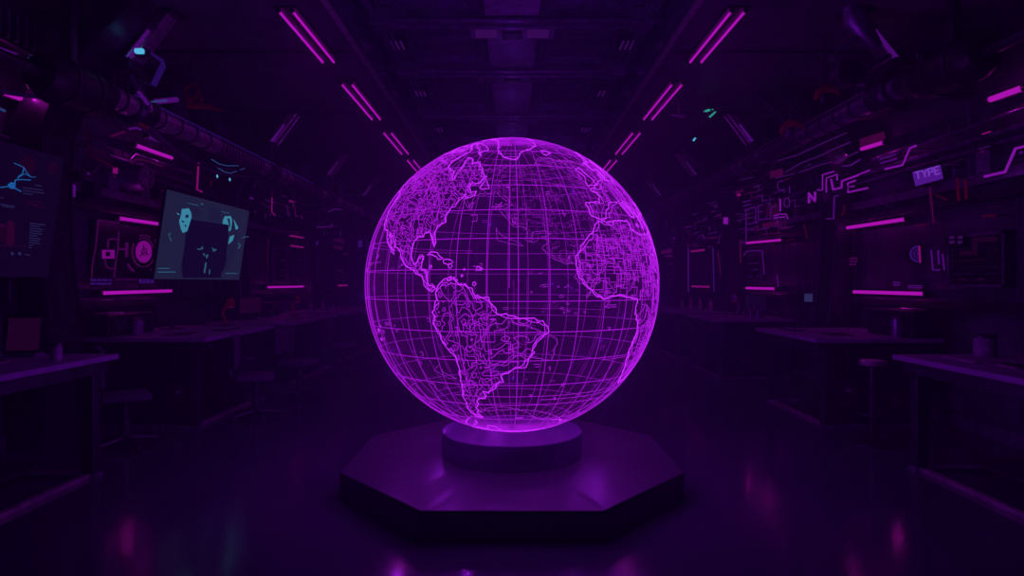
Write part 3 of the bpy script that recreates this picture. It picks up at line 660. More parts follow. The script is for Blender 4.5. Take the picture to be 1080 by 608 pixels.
# ------------------------------------------------------------------ the big screens (left)
class Quad:
    def __init__(s, tl, tr, br, bl): s.c = [Vector(p) for p in (tl,tr,br,bl)]; s.n = (s.c[1]-s.c[0]).cross(s.c[3]-s.c[0]).normalized(); s.pl = Pl(s.c[0], s.n)
def screen(name, label, corners, mat):
    Q = Quad(*corners); n = Q.n
    if n.dot(Vector((0,0,CZ))-Q.c[0]) < 0: n = -n
    pl = Pl(Q.c[0], n); c0 = sum(Q.c, Vector())/4
    t = thing(name, label, 'screen', (c0.x, c0.y, Q.c[3].z))
    MB().prism([c0+(p-c0)*1.015-n*.035 for p in Q.c], n*.033).build('bezel', 'black_plastic', t)
    disp = MB().prism([p-n*.001 for p in Q.c], n*.004).build('display', mat, t)
    MB().tube([c0-n*.03, Vector((-XW+.02, c0.y, c0.z+.1))], .04, 10).build('wall_arm', 'dark_metal', t, True)
    return t, pl, disp
# slate screen
s1 = screen('wall_screen', 'tilted slate blue screen with two cyan faces on the left wall', [(-4.16,7.78,2.72),(-4.16,10.2,2.73),(-4.32,10.2,1.64),(-4.32,7.78,1.64)], 'screen_slate')
t, pl, disp = s1
def gfx(pl, name, mat, polys, parent, off=.005, t=.003):
    q = MB()
    for p in polys: draw(q, pl, p, off, t)
    return q.build(name, mat, parent)
def z3(x, y): return (160+x/5.527, 190+y/5.527)       # coordinates measured in an enlarged view of the screen
def Z(*pts): return [z3(*p) for p in pts]
gfx(pl,'centre_panel','screen_slate_dark',[Z((205,225),(240,232),(450,262),(430,500),(405,545),(405,570),(180,570),(172,500),(190,400))],disp)
gfx(pl,'head_shading','screen_slate_mid',[Z((215,145),(270,155),(285,205),(235,215)),Z((330,150),(400,175),(400,250),(330,238)),Z((470,230),(505,260),(490,420),(445,520),(420,540),(445,380))],disp)
gfx(pl,'portrait','screen_cyan',[Z((175,170),(215,165),(228,190),(232,215),(205,300),(180,308),(168,280),(160,240),(172,200)),Z((140,192),(160,196),(162,206)),
    Z((415,235),(425,212),(460,210),(468,235),(462,290),(448,300),(450,262),(413,256)),Z((478,230),(505,280),(490,292)),Z((455,330),(482,320),(470,355),(445,375))],disp,.009)
gfx(pl,'portrait_shadow','screen_slate_mid',[Z((195,205),(215,200),(212,220),(198,222)),Z((172,235),(190,240),(182,252)),Z((190,260),(203,262),(196,275)),Z((440,222),(455,228),(458,290),(450,262))],disp,.013)
gfx(pl,'face_marks','screen_cyan_dim',[Z((262,398),(282,402),(296,385),(298,402),(282,408),(268,406)),Z((350,392),(362,402),(378,404),(375,412),(358,418)),Z((296,425),(310,432),(306,445)),Z((315,440),(326,432),(330,442),(318,460)),Z((312,480),(320,482),(316,510),(310,545),(302,540)),Z((335,520),(340,522),(338,550),(332,550))],disp,.009)
gfx(pl,'caption_bars','screen_cyan_dim',[Z((35,513),(105,513),(105,518),(35,518)),Z((35,534),(138,534),(138,540),(35,540)),Z((428,542),(500,542),(500,547),(428,547)),Z((208,132),(272,146),(272,150),(208,136)),Z((405,182),(450,192),(450,196),(405,186)),
    Z((95,318),(110,308),(112,312),(100,322),(118,355),(113,358)),Z((505,365),(520,383),(505,402),(502,398),(513,383),(502,369)),Z((525,334),(565,328),(565,332),(525,338)),Z((288,135),(298,137),(298,146),(288,144))],disp,.009)
# big dark screen at the left edge
s2 = screen('wall_screen', 'large tilted dark violet screen with a blue map at the left edge of the picture', [(-4.30,4.5,2.79),(-4.30,6.18,2.79),(-4.45,6.18,1.65),(-4.45,4.5,1.65)], 'screen_violet')
t, pl, disp = s2
def z4(x, y): return (x/3.8, 140+y/3.8)
def Z(*pts): return [z4(*p) for p in pts]
def thick(pts, w):
    out = []
    for (x0,y0),(x1,y1) in zip(pts, pts[1:]):
        dx, dy = x1-x0, y1-y0; l = math.hypot(dx,dy) or 1; nx, ny = -dy/l*w/2, dx/l*w/2
        out.append([(x0+nx,y0+ny),(x1+nx,y1+ny),(x1-nx,y1-ny),(x0-nx,y0-ny)])
    return out
gm = []
for ln, w in (([(55,122),(75,130),(95,140),(105,158),(122,178)],.8),([(95,140),(90,165),(75,175),(70,185)],.9),([(75,178),(100,165),(125,178),(142,178)],.6),([(60,190),(85,188),(122,190)],1.0),([(60,190),(58,222),(84,236)],1.1),([(0,220),(30,216),(58,222)],1.0)):
    gm += thick([z4(*p) for p in ln], w)
gm += [Z((30,208),(45,198),(60,203),(60,226),(40,224))]
gfx(pl,'map','screen_map',gm,disp)
random.seed(4); tx = []
for k in range(4): tx.append([(24+k*.3-.0,196+k*3.1),(24+random.uniform(12,20),197+k*3.1+1),(24+15,198+k*3.1+1),(24,197+k*3.1)])
def row(x0, x1, y): return [(x0,y),(x1,y+(x1-x0)*.14),(x1,y+(x1-x0)*.14+.9),(x0,y+.9)]
tx = [row(37,44,195),row(24,45,197.5),row(24,46,200.5),row(24,34,203.5),row(0,3,208),row(0,15,215),row(2,15,217)]
for k in range(11): tx.append(row(31.5-k*.12, [48,42,46,44,44,40,43,42,43,36,34][k]-k*.12, 235+k*2.55))
gfx(pl,'text_rows','screen_text',tx,disp)
gfx(pl,'magenta_readout','screen_magenta',[[(8,232),(15,234),(14.5,258),(7,258)],[(0,236),(6,237),(6,240),(0,240)],[(0,258.5),(28,259.5),(28,260.3),(0,259.5)],row(27,44,211),row(28,40,214),row(34,50,217)],disp)
gfx(pl,'heat_patch','screen_plum',[[(24,163),(32,164),(38,172),(36,182),(28,185),(22,175)],[(50,172),(60,172),(60,182),(52,184)],[(0,238),(16,240),(16,256),(0,256)]],disp,.004)
gfx(pl,'buttons','screen_text',[[ (x+1.6*math.cos(a),268-.3+1.8*math.sin(a)) for a in [i*PI/5 for i in range(10)]] for x in (12.8,20.5)]+[row(26,32,268)],disp)

# round gauge panel (left wall, second bay)
pl = wallpl(-1, 4.76)
t = thing('round_gauge_console', 'magenta instrument panel with a round gauge on the left wall, left of the slate screen', 'instrument panel', pl.at(130,290))
q = MB(); draw(q, pl, [(96,231),(172,247),(172,292),(93,292)], -.06, .055); back = q.build('backplate', 'dark_metal', t)
def zz(x, y): return (90+x/6.756, 225+y/6.756)
def S(q, pts, r, closed=False): stroke(q, pl, [zz(*p) for p in pts], r, .008, 6, closed)
q = MB(); S(q,[(95,48),(240,70),(240,62)],.006); S(q,[(95,48),(75,240),(50,370),(45,470)],.006); S(q,[(240,130),(232,260),(220,330),(205,460)],.007); S(q,[(45,470),(480,476)],.005); S(q,[(500,190),(515,250),(490,400)],.010); q.build('border_line', 'hud_dim', t, True)
q = MB(); C2 = (415,275)
def ell(rx, ry, a0=0, a1=2*PI, n=32): return [(C2[0]+rx*math.cos(a0+(a1-a0)*i/n), C2[1]-ry*math.sin(a0+(a1-a0)*i/n)) for i in range(n+1)]
draw(q, pl, [zz(*p) for p in ell(56,78)[:-1]], .0, .006); dial = q.build('dial', 'hud_magenta', t)
q = MB(); S(q, ell(72,98,.3,2.0),.007); S(q, ell(80,108,2.6,4.4),.010); S(q, ell(80,108,4.6,5.9),.006); S(q, ell(86,118,1.0,1.9),.007); S(q, ell(130,165,3.7,4.15),.012); S(q, ell(110,150,5.2,5.8),.006); q.build('scale_ring', 'hud_dim', t, True)
q = MB()
for a in range(3):
    th = a*2*PI/3+.4; S(q,[(415,278),(415+40*math.cos(th),278+50*math.sin(th))],.006)
S(q, ell(18,24),.006)
for v in q.v: pass
q.v = [(x+.008,y,z) for x,y,z in q.v]; q.build('needle', 'screen_magenta', dial, True)
q = MB()
for r_ in ([(120,262),(205,262),(205,275),(120,275)],[(120,308),(205,308),(205,324),(120,324)],[(120,275),(142,275),(142,308),(120,308)],[(178,275),(205,275),(205,308),(178,308)]): draw(q, pl, [zz(*p) for p in r_], 0, .006)
q.build('window_icon', 'hud_magenta', t)
q = MB()
for r_ in ([(285,210),(305,210),(300,310),(285,315)],[(235,250),(285,250),(285,265),(235,262)]): draw(q, pl, [zz(*p) for p in r_], 0, .006)
S(q,[(160,250),(165,190),(185,182),(235,190)],.008); S(q,[(140,330),(150,380),(185,400),(205,390)],.007); q.build('tracing', 'hud_dim', t, True)

# round camera head + coil on left wall above
pl = wallpl(-1,4.55); c0 = pl.at(153,187)
t = thing('ventilator', 'round dark ventilator on the left wall above the gauge panel, under the high neon bar', 'ventilator', c0)
MB().lathe([(.17,-.25),(.17,-.05),(.15,0),(.12,.01)], c0, 28, 'x').build('housing', 'mid_metal', t, True)
q = MB()
for a in range(7):
    th = a*2*PI/7; q.tube([c0+Vector((.02,.03*math.cos(th),.03*math.sin(th))), c0+Vector((.02,.11*math.cos(th+.4),.11*math.sin(th+.4)))], .012, 6)
q.build('blade', 'pale_metal', t, True)
MB().tube([c0+Vector((.03,.13*math.cos(i*PI/12),.13*math.sin(i*PI/12))) for i in range(24)], .01, 6, True).build('guard_ring', 'pale_metal', t, True)
MB().box(-XW+.0, c0.x-.2, c0.y-.05, c0.y+.05, c0.z-.05, c0.z+.05).build('bracket', 'dark_metal', t)

# spot lamps (white-blue) left
for (x, y), w in (((228.4,186),'left'),((241.6,189.5),'right')):
    c0 = wallpl(-1,4.45).at(x,y)
    t = thing('spot_lamp', '%s one of two small white-blue lamps above the slate screen' % w, 'lamp', c0)
    MB().lathe([(.035,-.12),(.05,-.1),(.05,0),(.042,.01)], (c0.x,c0.y,c0.z), 18, 'x').build('shell', 'dark_metal', t, True)
    MB().lathe([(.02,-.001),(.026,.012),(.015,.02)], c0, 16, 'x').build('bulb', 'led_cyan', t, True)
    MB().tube([c0-Vector((.1,0,0)), c0+Vector((-.2,0,.25)), (-XW+.02,c0.y,c0.z+.3)], .012, 8).build('arm', 'dark_metal', t, True)
# cables above them, their cyan sheen painted as emission
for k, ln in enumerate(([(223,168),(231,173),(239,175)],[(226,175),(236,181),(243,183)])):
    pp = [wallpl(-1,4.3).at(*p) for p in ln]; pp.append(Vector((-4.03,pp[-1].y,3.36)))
    tag(MB().tube(pp, .007, 6).build('cable','led_blue',smooth=True), ['upper','lower'][k]+' thin cable with painted blue sheen over the white-blue lamps', 'cable')

# top-left: cyan lamp on the strut and the open square bracket
c0 = Pl((0,6.55,0),(0,-1,0)).at(145.5,53)
t = thing('cyan_lamp', 'small bright cyan lamp on the near left strut', 'lamp', c0)
MB().box(c0.x-.045, c0.x+.045, c0.y, c0.y+.05, c0.z-.026, c0.z+.026, .014).build('lens', 'led_cyan', t)
MB().box(c0.x-.055, c0.x+.055, c0.y+.05, c0.y+.14, c0.z-.04, c0.z+.04, .01).build('housing', 'dark_metal', t)
MB().tube([Pl((0,6.56,0),(0,-1,0)).at(x,y) for x,y in ((140,52),(135,58),(132,64))], .006, 6).build('light_guide', 'led_blue', t, True)
pf = Pl((0,6.75,0),(0,-1,0))
t = thing('square_bracket', 'open square bracket with glow-painted violet reflection hanging beside the near left strut', 'bracket', pf.at(160,92))
MB().tube([pf.at(x,y) for x,y in ((154,53),(171,64),(172,69),(162,90))], .022, 8, rf=[.012,.018,.03,.03]).build('frame', 'blue_sheen_glow', t, True)  # emission stands for reflections on the metal frame
MB().tube([pf.at(x,y) for x,y in ((162,91),(150,87),(138,80),(140,60),(154,53))], .014, 8).build('wire', 'mid_metal', t, True)
# hose at the near pipe end, its violet highlight painted by a glowing strip
t = thing('hose', 'hose with a painted violet highlight curling over the near end of the left pipe', 'hose', pf.at(150,105))
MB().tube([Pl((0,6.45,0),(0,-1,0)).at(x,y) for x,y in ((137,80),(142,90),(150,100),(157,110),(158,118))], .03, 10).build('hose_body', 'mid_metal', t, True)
MB().tube([Pl((0,6.40,0),(0,-1,0)).at(x,y) for x,y in ((146,97),(151,103),(156,110))], .018, 8).build('glow_highlight', 'neon_dim', t, True)
# red claw-like fitting
pr = Pl((0,8.2,0),(0,-1,0))
t = thing('red_fitting', 'dim red ring-and-arm fitting above the left ribbed pipe', 'fitting', pr.at(202,112))
MB().tube([pr.at(*p) for p in arc(202.5,97,7,7.5,0,2*PI)[:-1]], .022, 8, True).build('ring', 'red_metal', t, True)
MB().tube([pr.at(x,y) for x,y in ((198,104),(200,111),(210,112),(222,113),(234,117))], .03, 8, rf=[.03,.045,.04,.03,.012]).build('arm', 'red_metal', t, True)
MB().tube([pr.at(x,y) for x,y in ((209,98),(213,105),(211,111))], .018, 8).build('spring', 'red_metal', t, True)
MB().tube([pr.at(202,90), Vector((pr.at(202,90).x, 8.2, ZC))], .015, 8).build('hanger', 'dark_metal', t, True)
# little hot wires beneath pipe end
for k,(ln,m) in enumerate((([(117,144),(126,141),(132,139)],'neon_pinkdim'),([(136,136),(144,135),(149,137)],'neon_dim'),([(147,130),(152,133),(157,135)],'neon_red'))):
    pp = [Pl((0,6.3,0),(0,-1,0)).at(*p) for p in ln]
    o = MB().tube(pp, .011, 6).build('light_wire', m, smooth=True)
    MB().tube([pp[-1], Vector((-4.05,6.32,3.32))], .006, 6).build('hanger', 'cable_rubber', o, True)
    tag(o, ['pinkish','violet','red'][k]+' light wire beneath the near end of the left pipe', 'wire light')

# right: cyan-green lamps on the soffit
def plate_lamp(pc, yd, label, pts, mat):
    p = Pl((0,yd,0),(0,-1,0)); t = thing('status_lamp', label, 'lamp', p.at(*pc))
    q = MB(); q.prism([p.at(*a) for a in pts], (0,.02,0)); q.build('lens', mat, t)
    c = p.at(*pc); MB().box(c.x-.06, c.x+.06, yd+.02, yd+.12, c.z-.04, c.z+.05, .01).build('housing', 'dark_metal', t)
    MB().tube([(c.x,yd+.07,c.z+.04),(c.x,yd+.07,ZC)], .012, 8).build('stem', 'dark_metal', t, True)
plate_lamp((747,116.5),9.6,'upper left of the paired cyan-green lamps under the right soffit',[(742,117.5),(746,115.2),(753,115),(749,118)],'led_teal')
plate_lamp((751.5,120.5),9.5,'lower right of the paired cyan-green lamps under the right soffit',[(747.5,123),(754,117.5),(755.8,118),(749.5,124)],'led_teal')
plate_lamp((732,147),11.0,'small pale cyan lamp under the right soffit, lower than the cyan-green pair',[(730.5,148),(733,145),(734.5,145.8),(732,148.8)],'led_cyan')
ps = Pl((0,9.7,0),(0,-1,0))
t = thing('reflector', 'pale triangular reflector plate hanging left of the cyan-green lamps', 'reflector', ps.at(716,122))
q = MB(); q.prism([ps.at(704,121),(ps.at(727,121)),ps.at(718,125)], (0,.015,0)); q.build('plate', 'mid_metal', t)
MB().tube([ps.at(716,121), Vector((ps.at(716,121).x,9.7,ZC+.02))], .01, 6).build('stem', 'dark_metal', t, True)
t = thing('reflector', 'pale slanting reflector plate hanging below the cyan-green lamps', 'reflector', ps.at(740,130))
q = MB(); q.prism([ps.at(746,121.5),ps.at(749,124),ps.at(737,135)], (0,.015,0)); q.build('plate', 'mid_metal', t)
MB().tube([ps.at(747,122), Vector((ps.at(747,122).x,9.7,ZC+.02))], .01, 6).build('stem', 'dark_metal', t, True)
# red hanging parts near right pipe
for k,(x,y,w) in enumerate(((835,134,'lower'),(872,97,'upper'))):
    p = Pl((0,8.4-k*.9,0),(0,-1,0)); t = thing('red_fitting', '%s dim red-brown fitting above the right ribbed pipe' % w, 'fitting', p.at(x,y))
    MB().tube([p.at(x-12,y+8),p.at(x-9,y+1),p.at(x-2,y-4),p.at(x+8,y-3),p.at(x+14,y+3)], .04, 8, rf=[.02,.04,.05,.04,.015]).build('arm', 'red_metal', t, True)
    MB().tube([p.at(x-4,y+2),p.at(x-5,y+11)], .022, 8).build('peg', 'mid_metal', t, True)
    MB().tube([p.at(x-2,y-4), Vector((p.at(x-2,y-4).x,8.4-k*.9,ZC+.02))], .012, 6).build('hanger', 'dark_metal', t, True)
# robot-like arm at right near strut
pr = Pl((0,6.6,0),(0,-1,0))
t = thing('mechanical_arm', 'dark jointed mechanical arm folded around the near right strut', 'mechanical arm', pr.at(905,90))
MB().tube([pr.at(x,y) for x,y in ((897,2),(903,22),(915,38),(925,50))], .1, 10, rf=[.10,.13,.09,.06]).build('upper_arm', 'mid_metal', t, True)
MB().tube([pr.at(x,y) for x,y in ((912,36),(900,42),(886,52),(878,62))], .03, 8).build('link', 'mid_metal', t, True)
MB().tube([pr.at(x,y) for x,y in ((938,60),(922,68),(910,76),(908,90))], .045, 10).build('forearm', 'mid_metal', t, True)
MB().lathe([(.10,-.1),(.13,-.08),(.13,.08),(.10,.1)], pr.at(893,78), 24, 'y').build('joint', 'dark_metal', t, True)
MB().box(pr.at(890,0).x, pr.at(905,0).x+.1, 6.55, 6.75, 4.3, 4.4, .02).build('mount', 'dark_metal', t)
MB().tube([pr.at(x,y) for x,y in ((893,0),(897,5))], .07, 10).build('red_cap', 'red_metal', t, True)

# long cables on the right below the pipe, light on them painted as emission
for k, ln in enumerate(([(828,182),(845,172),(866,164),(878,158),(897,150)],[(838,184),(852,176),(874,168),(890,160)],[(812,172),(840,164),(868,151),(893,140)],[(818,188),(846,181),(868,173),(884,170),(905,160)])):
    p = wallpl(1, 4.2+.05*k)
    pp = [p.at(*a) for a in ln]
    o = MB().tube(pp, .011, 6).build('glow_painted_cable', 'neon_dark' if k != 1 else 'screen_violet', smooth=True)
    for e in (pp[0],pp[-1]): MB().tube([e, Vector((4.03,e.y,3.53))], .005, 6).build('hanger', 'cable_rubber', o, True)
    tag(o, 'cable with blue-violet light painted on as glow, strung below the right ribbed pipe', 'cable', 'cables with painted light below the right pipe')
c0 = wallpl(1,4.4).at(885,167)
t = thing('sensor_pod', 'small oval violet-lit pod hanging under the right pipe near the neon letters', 'sensor', c0)
MB().lathe([(.02,-.12),(.06,-.09),(.08,0),(.06,.09),(.02,.12)], c0, 20, 'y').build('pod', 'pale_metal', t, True)
MB().tube([c0, c0+Vector((0,0,.5))], .012, 6).build('stem', 'dark_metal', t, True)

# ================================================================== DESKS
def desk(side, ya, yb, z, label, drawers=1, shelf=True):
    s = side; X = lambda x: s*x
    t = thing('workbench', label, 'desk', (s*4.0,(ya+yb)/2,0))
    MB().box(X(3.3), X(4.7), ya, yb, z-.045, z, .008).build('worktop', 'desk_top', t)
    MB().box(X(3.36), X(3.39), ya+.06, yb-.06, z-.15, z-.045, .004).build('apron', 'dark_metal', t)
    for y in (ya+.06, yb-.16):
        for x in (3.42, 4.5): MB().box(X(x), X(x+.1), y, y+.1, .03, z-.045, .008).build('leg', 'dark_metal', t)
        MB().box(X(3.4), X(4.62), y, y+.1, 0, .03, .004).build('foot', 'mid_metal', t)
    MB().box(X(3.44), X(3.50), ya+.16, yb-.16, .0, .035, .004).build('floor_rail', 'pale_metal', t)
    MB().box(X(4.58), X(4.60), ya+.16, yb-.16, .25, z-.1).build('modesty_panel', 'dark_metal', t)
    if shelf: MB().box(X(3.8), X(4.5), ya+.16, yb-.16, .10, .125, .004).build('lower_shelf', 'dark_metal', t)
    MB().box(X(3.5), X(3.6), (ya+yb)/2-.3, (ya+yb)/2+.3, z-.1, z-.045, .01).build('cable_tray', 'mid_metal', t)
    if drawers:
        y0 = yb-.75 if drawers == 1 else ya+.25
        c = MB().box(X(3.45), X(4.3), y0, y0+.5, .12, z-.06, .008).build('pedestal', 'dark_metal', t)
        for k in range(3):
            h = (z-.22)/3; z0 = .14+k*h
            d = MB().box(X(3.43), X(3.45), y0+.015, y0+.485, z0, z0+h-.02, .004).build('drawer', 'dark_metal', t)
            MB().box(X(3.41), X(3.43), y0+.15, y0+.35, z0+h-.07, z0+h-.05, .003).build('handle', 'pale_metal', d)
desk(-1,3.3,5.42,1.0,'dark workbench at the left edge of the picture, nearest on the left side',2)
desk(-1,6.95,8.97,1.0,'second workbench on the left side, under the slate screen')
desk(-1,9.85,12.3,.985,'third workbench on the left side, left of the globe')
desk(-1,13.0,16.6,.985,'furthest workbench on the left side, partly behind the globe')
desk(1,3.2,5.6,.975,'dark workbench at the right edge of the picture, nearest on the right side',2)
desk(1,7.0,8.75,.985,'second workbench on the right side, beneath the low magenta bar',0)
desk(1,10.6,12.4,.985,'third workbench on the right side, beneath the pink bar of the middle bay')
desk(1,13.4,16.6,.985,'furthest workbench on the right side, beside the globe')

# lab chairs (backrest towards the aisle)
def chair_proto():
    t = thing('swivel_chair', '', 'chair', (0,0,0))
    MB().box(-.22,.22,-.21,.21,.46,.53,.03).build('seat','cloth',t,True)
    q = MB(); 
    for i in range(6):
        a = -.2+i*.08
        c = .04*((i-2.5)/2.5)**2
        q.box(a, a+.08, -.26+c, -.225+c, .62, .98, .012)
    q.build('backrest','cloth',t,True)
    MB().tube([(0,-.05,.455),(0,-.24,.46),(0,-.275,.55),(0,-.27,.75)], .018, 8).build('back_bracket','dark_metal',t,True)
    MB().lathe([(.045,.08),(.045,.28),(.028,.285),(.028,.455),(.07,.458),(.07,.47)]).build('gas_lift','dark_metal',t,True)
    for k in range(5):
        a = k*2*PI/5+.3; e = Vector((.28*math.cos(a),.28*math.sin(a),.065))
        leg = MB().tube([(0,0,.10), e], .02, 8, rf=[.026,.015]).build('base_leg','dark_metal',t,True)
        MB().tube([e+Vector((-.012*math.sin(a),.012*math.cos(a),-.037)), e+Vector((.012*math.sin(a),-.012*math.cos(a),-.037))], .028, 12).build('castor','black_plastic',leg,True)
    return t
cp = chair_proto()
spots = [(-3.0,7.55,1.9,'swivel chair standing in front of the second left workbench, nearest chair to the camera'),
         (-2.95,8.95,1.4,'swivel chair between the second and third left workbenches, with its backrest lit'),
         (-2.95,11.3,1.7,'swivel chair pushed up to the third left workbench, beside the globe'),
         (-2.95,13.9,1.5,'swivel chair at the furthest left workbench, beside the globe edge'),
         (-3.75,6.25,2.2,'dark swivel chair in the gap between the two nearest left workbenches'),(3.75,7.9,-1.6,None),(3.7,11.6,-1.5,None)]
spots = [(x,y,r,l) for x,y,r,l in spots if l]
for i,(x,y,r,l) in enumerate(spots):
    if i == 0:
        cp.location = (x,y,0); cp.rotation_euler = (0,0,r-PI+.0); cp['label'] = l
    else: copy_tree(cp, (x,y,0), r-PI, l)
def stool(x, y, z, label, mat):
    t = thing('stool', label, 'stool', (x,y,0))
    MB().lathe([(.10,z-.055),(.12,z-.05),(.125,z-.02),(.115,z-.005),(.08,z)], (x,y,0), 28).build('seat', mat, t, True)
    MB().lathe([(.03,.03),(.03,z-.055)], (x,y,0), 14).build('column', 'dark_metal', t, True)
    MB().lathe([(.20,0),(.20,.015),(.05,.03)], (x,y,0), 28).build('base_plate', 'dark_metal', t, True)
    MB().tube([(x+.14*math.cos(i*PI/12),y+.14*math.sin(i*PI/12),.3) for i in range(24)], .01, 6, True).build('foot_ring', 'dark_metal', t, True)
stool(3.58,6.4,.83,'round padded stool in the gap between the two nearest right workbenches','pale_metal')
#stool(-3.55,6.2,.62,'low dark round stool in the gap between the two nearest left workbenches','cloth')

# things standing on the desks
def tablet(side, c, z, yaw, w, h, label, mat='grey_plastic'):
    t = thing('tablet', label, 'tablet', (c[0],c[1],z))
    R = Matrix.Rotation(yaw,3,'Z')
    def P(x,y,zz): return Vector(c+(z,))+R@Vector((x,y,zz))
    lean = .12*h
    MB().hexa([P(-w/2,0,.03),P(w/2,0,.03),P(w/2,.015,.03),P(-w/2,.015,.03),P(-w/2,lean,h),P(w/2,lean,h),P(w/2,lean+.015,h),P(-w/2,lean+.015,h)]).build('body', 'black_plastic', t)
    k = .94
    MB().hexa([P(-w/2*k,-.004,.05),P(w/2*k,-.004,.05),P(w/2*k,.002,.05),P(-w/2*k,.002,.05),P(-w/2*k,lean-.006,h-.02),P(w/2*k,lean-.006,h-.02),P(w/2*k,lean,h-.02),P(-w/2*k,lean,h-.02)]).build('display', mat, t)
    MB().hexa([P(-w/2,-.06,0),P(w/2,-.06,0),P(w/2,.1,0),P(-w/2,.1,0),P(-w/2*.9,-.04,.03),P(w/2*.9,-.04,.03),P(w/2*.9,.08,.03),P(-w/2*.9,.08,.03)]).build('stand', 'mid_metal', t)
tablet(-1, (-3.95,5.2), 1.0, .15, .25, .33, 'upright tablet with a dim violet screen on the nearest left workbench', 'screen_plum')
def monitor(c, z, yaw, w, h, label, mat='screen_plum'):
    t = thing('monitor', label, 'monitor', (c[0],c[1],z)); R = Matrix.Rotation(yaw,3,'Z')
    def bx(mb, x0,x1,y0,y1,z0,z1):
        mb.hexa([Vector((c[0],c[1],z))+R@Vector(p) for p in ((x0,y0,z0),(x1,y0,z0),(x1,y1,z0),(x0,y1,z0),(x0,y0,z1),(x1,y0,z1),(x1,y1,z1),(x0,y1,z1))]); return mb
    bx(MB(), -w/2,w/2,0,.03,.1,.1+h).build('case','black_plastic',t,bevel=.006)
    bx(MB(), -w/2+.012,w/2-.012,-.003,0,.112,.088+h).build('display',mat,t)
    bx(MB(), -.03,.03,.03,.06,.01,.25).build('neck','dark_metal',t,bevel=.004)
    bx(MB(), -.12,.12,-.06,.12,0,.012).build('foot','dark_metal',t,bevel=.004)
monitor((4.35,4.55),.975,-.9,.5,.26,'dark monitor on the nearest right workbench at the edge of the picture','screen_violet')
monitor((-4.35,8.3),1.0,1.0,.45,.25,'dark monitor on the second left workbench beneath the slate screen','black_plastic')
monitor((-4.3,10.6),.985,1.1,.45,.27,'dim monitor on the third left workbench','screen_plum')
monitor((4.35,11.5),.985,-1.1,.5,.3,'dark monitor on the third right workbench','screen_violet')
def papers(pts_xy, z, label, dark=False):
    t = thing('notebook', label, 'notebook', (*pts_xy[0], z))
    MB().prism([(x,y,z) for x,y in pts_xy], (0,0,.012)).build('pages', 'pale_metal', t)
    cx = sum(p[0] for p in pts_xy)/4; cy = sum(p[1] for p in pts_xy)/4
    MB().prism([(cx+(x-cx)*.9,cy+(y-cy)*.9,z+.012) for x,y in pts_xy], (0,0,.003)).build('cover', 'grey_plastic' if not dark else 'black_plastic', t)
papers([(3.55,4.95),(3.85,4.9),(3.9,5.35),(3.6,5.4)], .975, 'pale notebook lying near the far edge of the nearest right workbench')
papers([(3.62,4.62),(3.82,4.58),(3.86,4.84),(3.66,4.88)], .975, 'smaller dark notebook in front of the pale one on the nearest right workbench', True)
papers([(-3.6,7.2),(-3.9,7.15),(-3.95,7.55),(-3.65,7.6)], 1.0, 'dark notebook lying on the second left workbench', True)
papers([(-3.7,4.5),(-4.0,4.4),(-4.1,4.8),(-3.8,4.9)], 1.0, 'dark notebook lying on the nearest left workbench', True)
papers([(3.6,7.3),(3.9,7.25),(3.95,7.7),(3.65,7.75)], .985, 'dark notebook lying on the second right workbench', True)
def canister(x, y, z, r, h, label, mat='grey_plastic'):
    t = thing('canister', label, 'canister', (x,y,z))
    MB().lathe([(r*.95,0),(r,.01),(r,h-.02),(r*.96,h)], (x,y,z), 24).build('body', mat, t, True)
    MB().lathe([(r*1.03,0),(r*1.03,.02),(r*.8,.03)], (x,y,z+h), 24).build('lid', 'dark_metal', t, True)
canister(3.98,5.42,.975,.085,.16,'grey-violet canister behind the pale notebook on the nearest right workbench')
canister(-3.5,4.95,1.0,.04,.11,'small canister beside the tablet on the nearest left workbench')
canister(-4.3,7.4,1.0,.06,.16,'canister at the near end of the second left workbench')
canister(4.3,7.2,.985,.06,.2,'canister at the near end of the second right workbench','mid_metal')
# row of flasks on the far right desks
random.seed(5)
for k in range(7):
    x = 4.2+.1*(k%2); y = 13.6+k*.38; r = .05; h = random.uniform(.16,.3)
    t = thing('flask', 'small violet-lit flask standing in the row on the furthest right workbench', 'flask', (x,y,.985), 'flasks on the furthest right workbench')
    MB().lathe([(r,0),(r,h*.55),(r*.4,h*.75),(r*.35,h)], (x,y,.985), 16).build('glass_body', 'pale_metal', t, True)
    MB().lathe([(r*.42,0),(r*.42,.02)], (x,y,.985+h), 12).build('stopper', 'black_plastic', t, True)
for k in range(5):
    x = 4.1+.12*(k%2); y = 10.75+k*.16; r = .035; h = random.uniform(.12,.24)
    t = thing('bottle', 'slim dark bottle in the cluster on the third right workbench', 'bottle', (x,y,.985), 'bottles on the third right workbench')
    MB().lathe([(r,0),(r,h*.6),(r*.4,h*.8),(r*.35,h)], (x,y,.985), 16).build('body', 'mid_metal', t, True)
    MB().lathe([(r*.45,0),(r*.45,.02)], (x,y,.985+h), 12).build('cap', 'black_plastic', t, True)
for k in range(5):
    x = -4.15-.12*(k%2); y = 13.3+k*.42; r = .045; h = random.uniform(.14,.28)
    t = thing('bottle', 'slim dark bottle in the row on the furthest left workbench', 'bottle', (x,y,.985), 'bottles on the furthest left workbench')
    MB().lathe([(r,0),(r,h*.6),(r*.4,h*.8),(r*.35,h)], (x,y,.985), 16).build('body', 'mid_metal', t, True)
    MB().lathe([(r*.45,0),(r*.45,.02)], (x,y,.985+h), 12).build('cap', 'black_plastic', t, True)
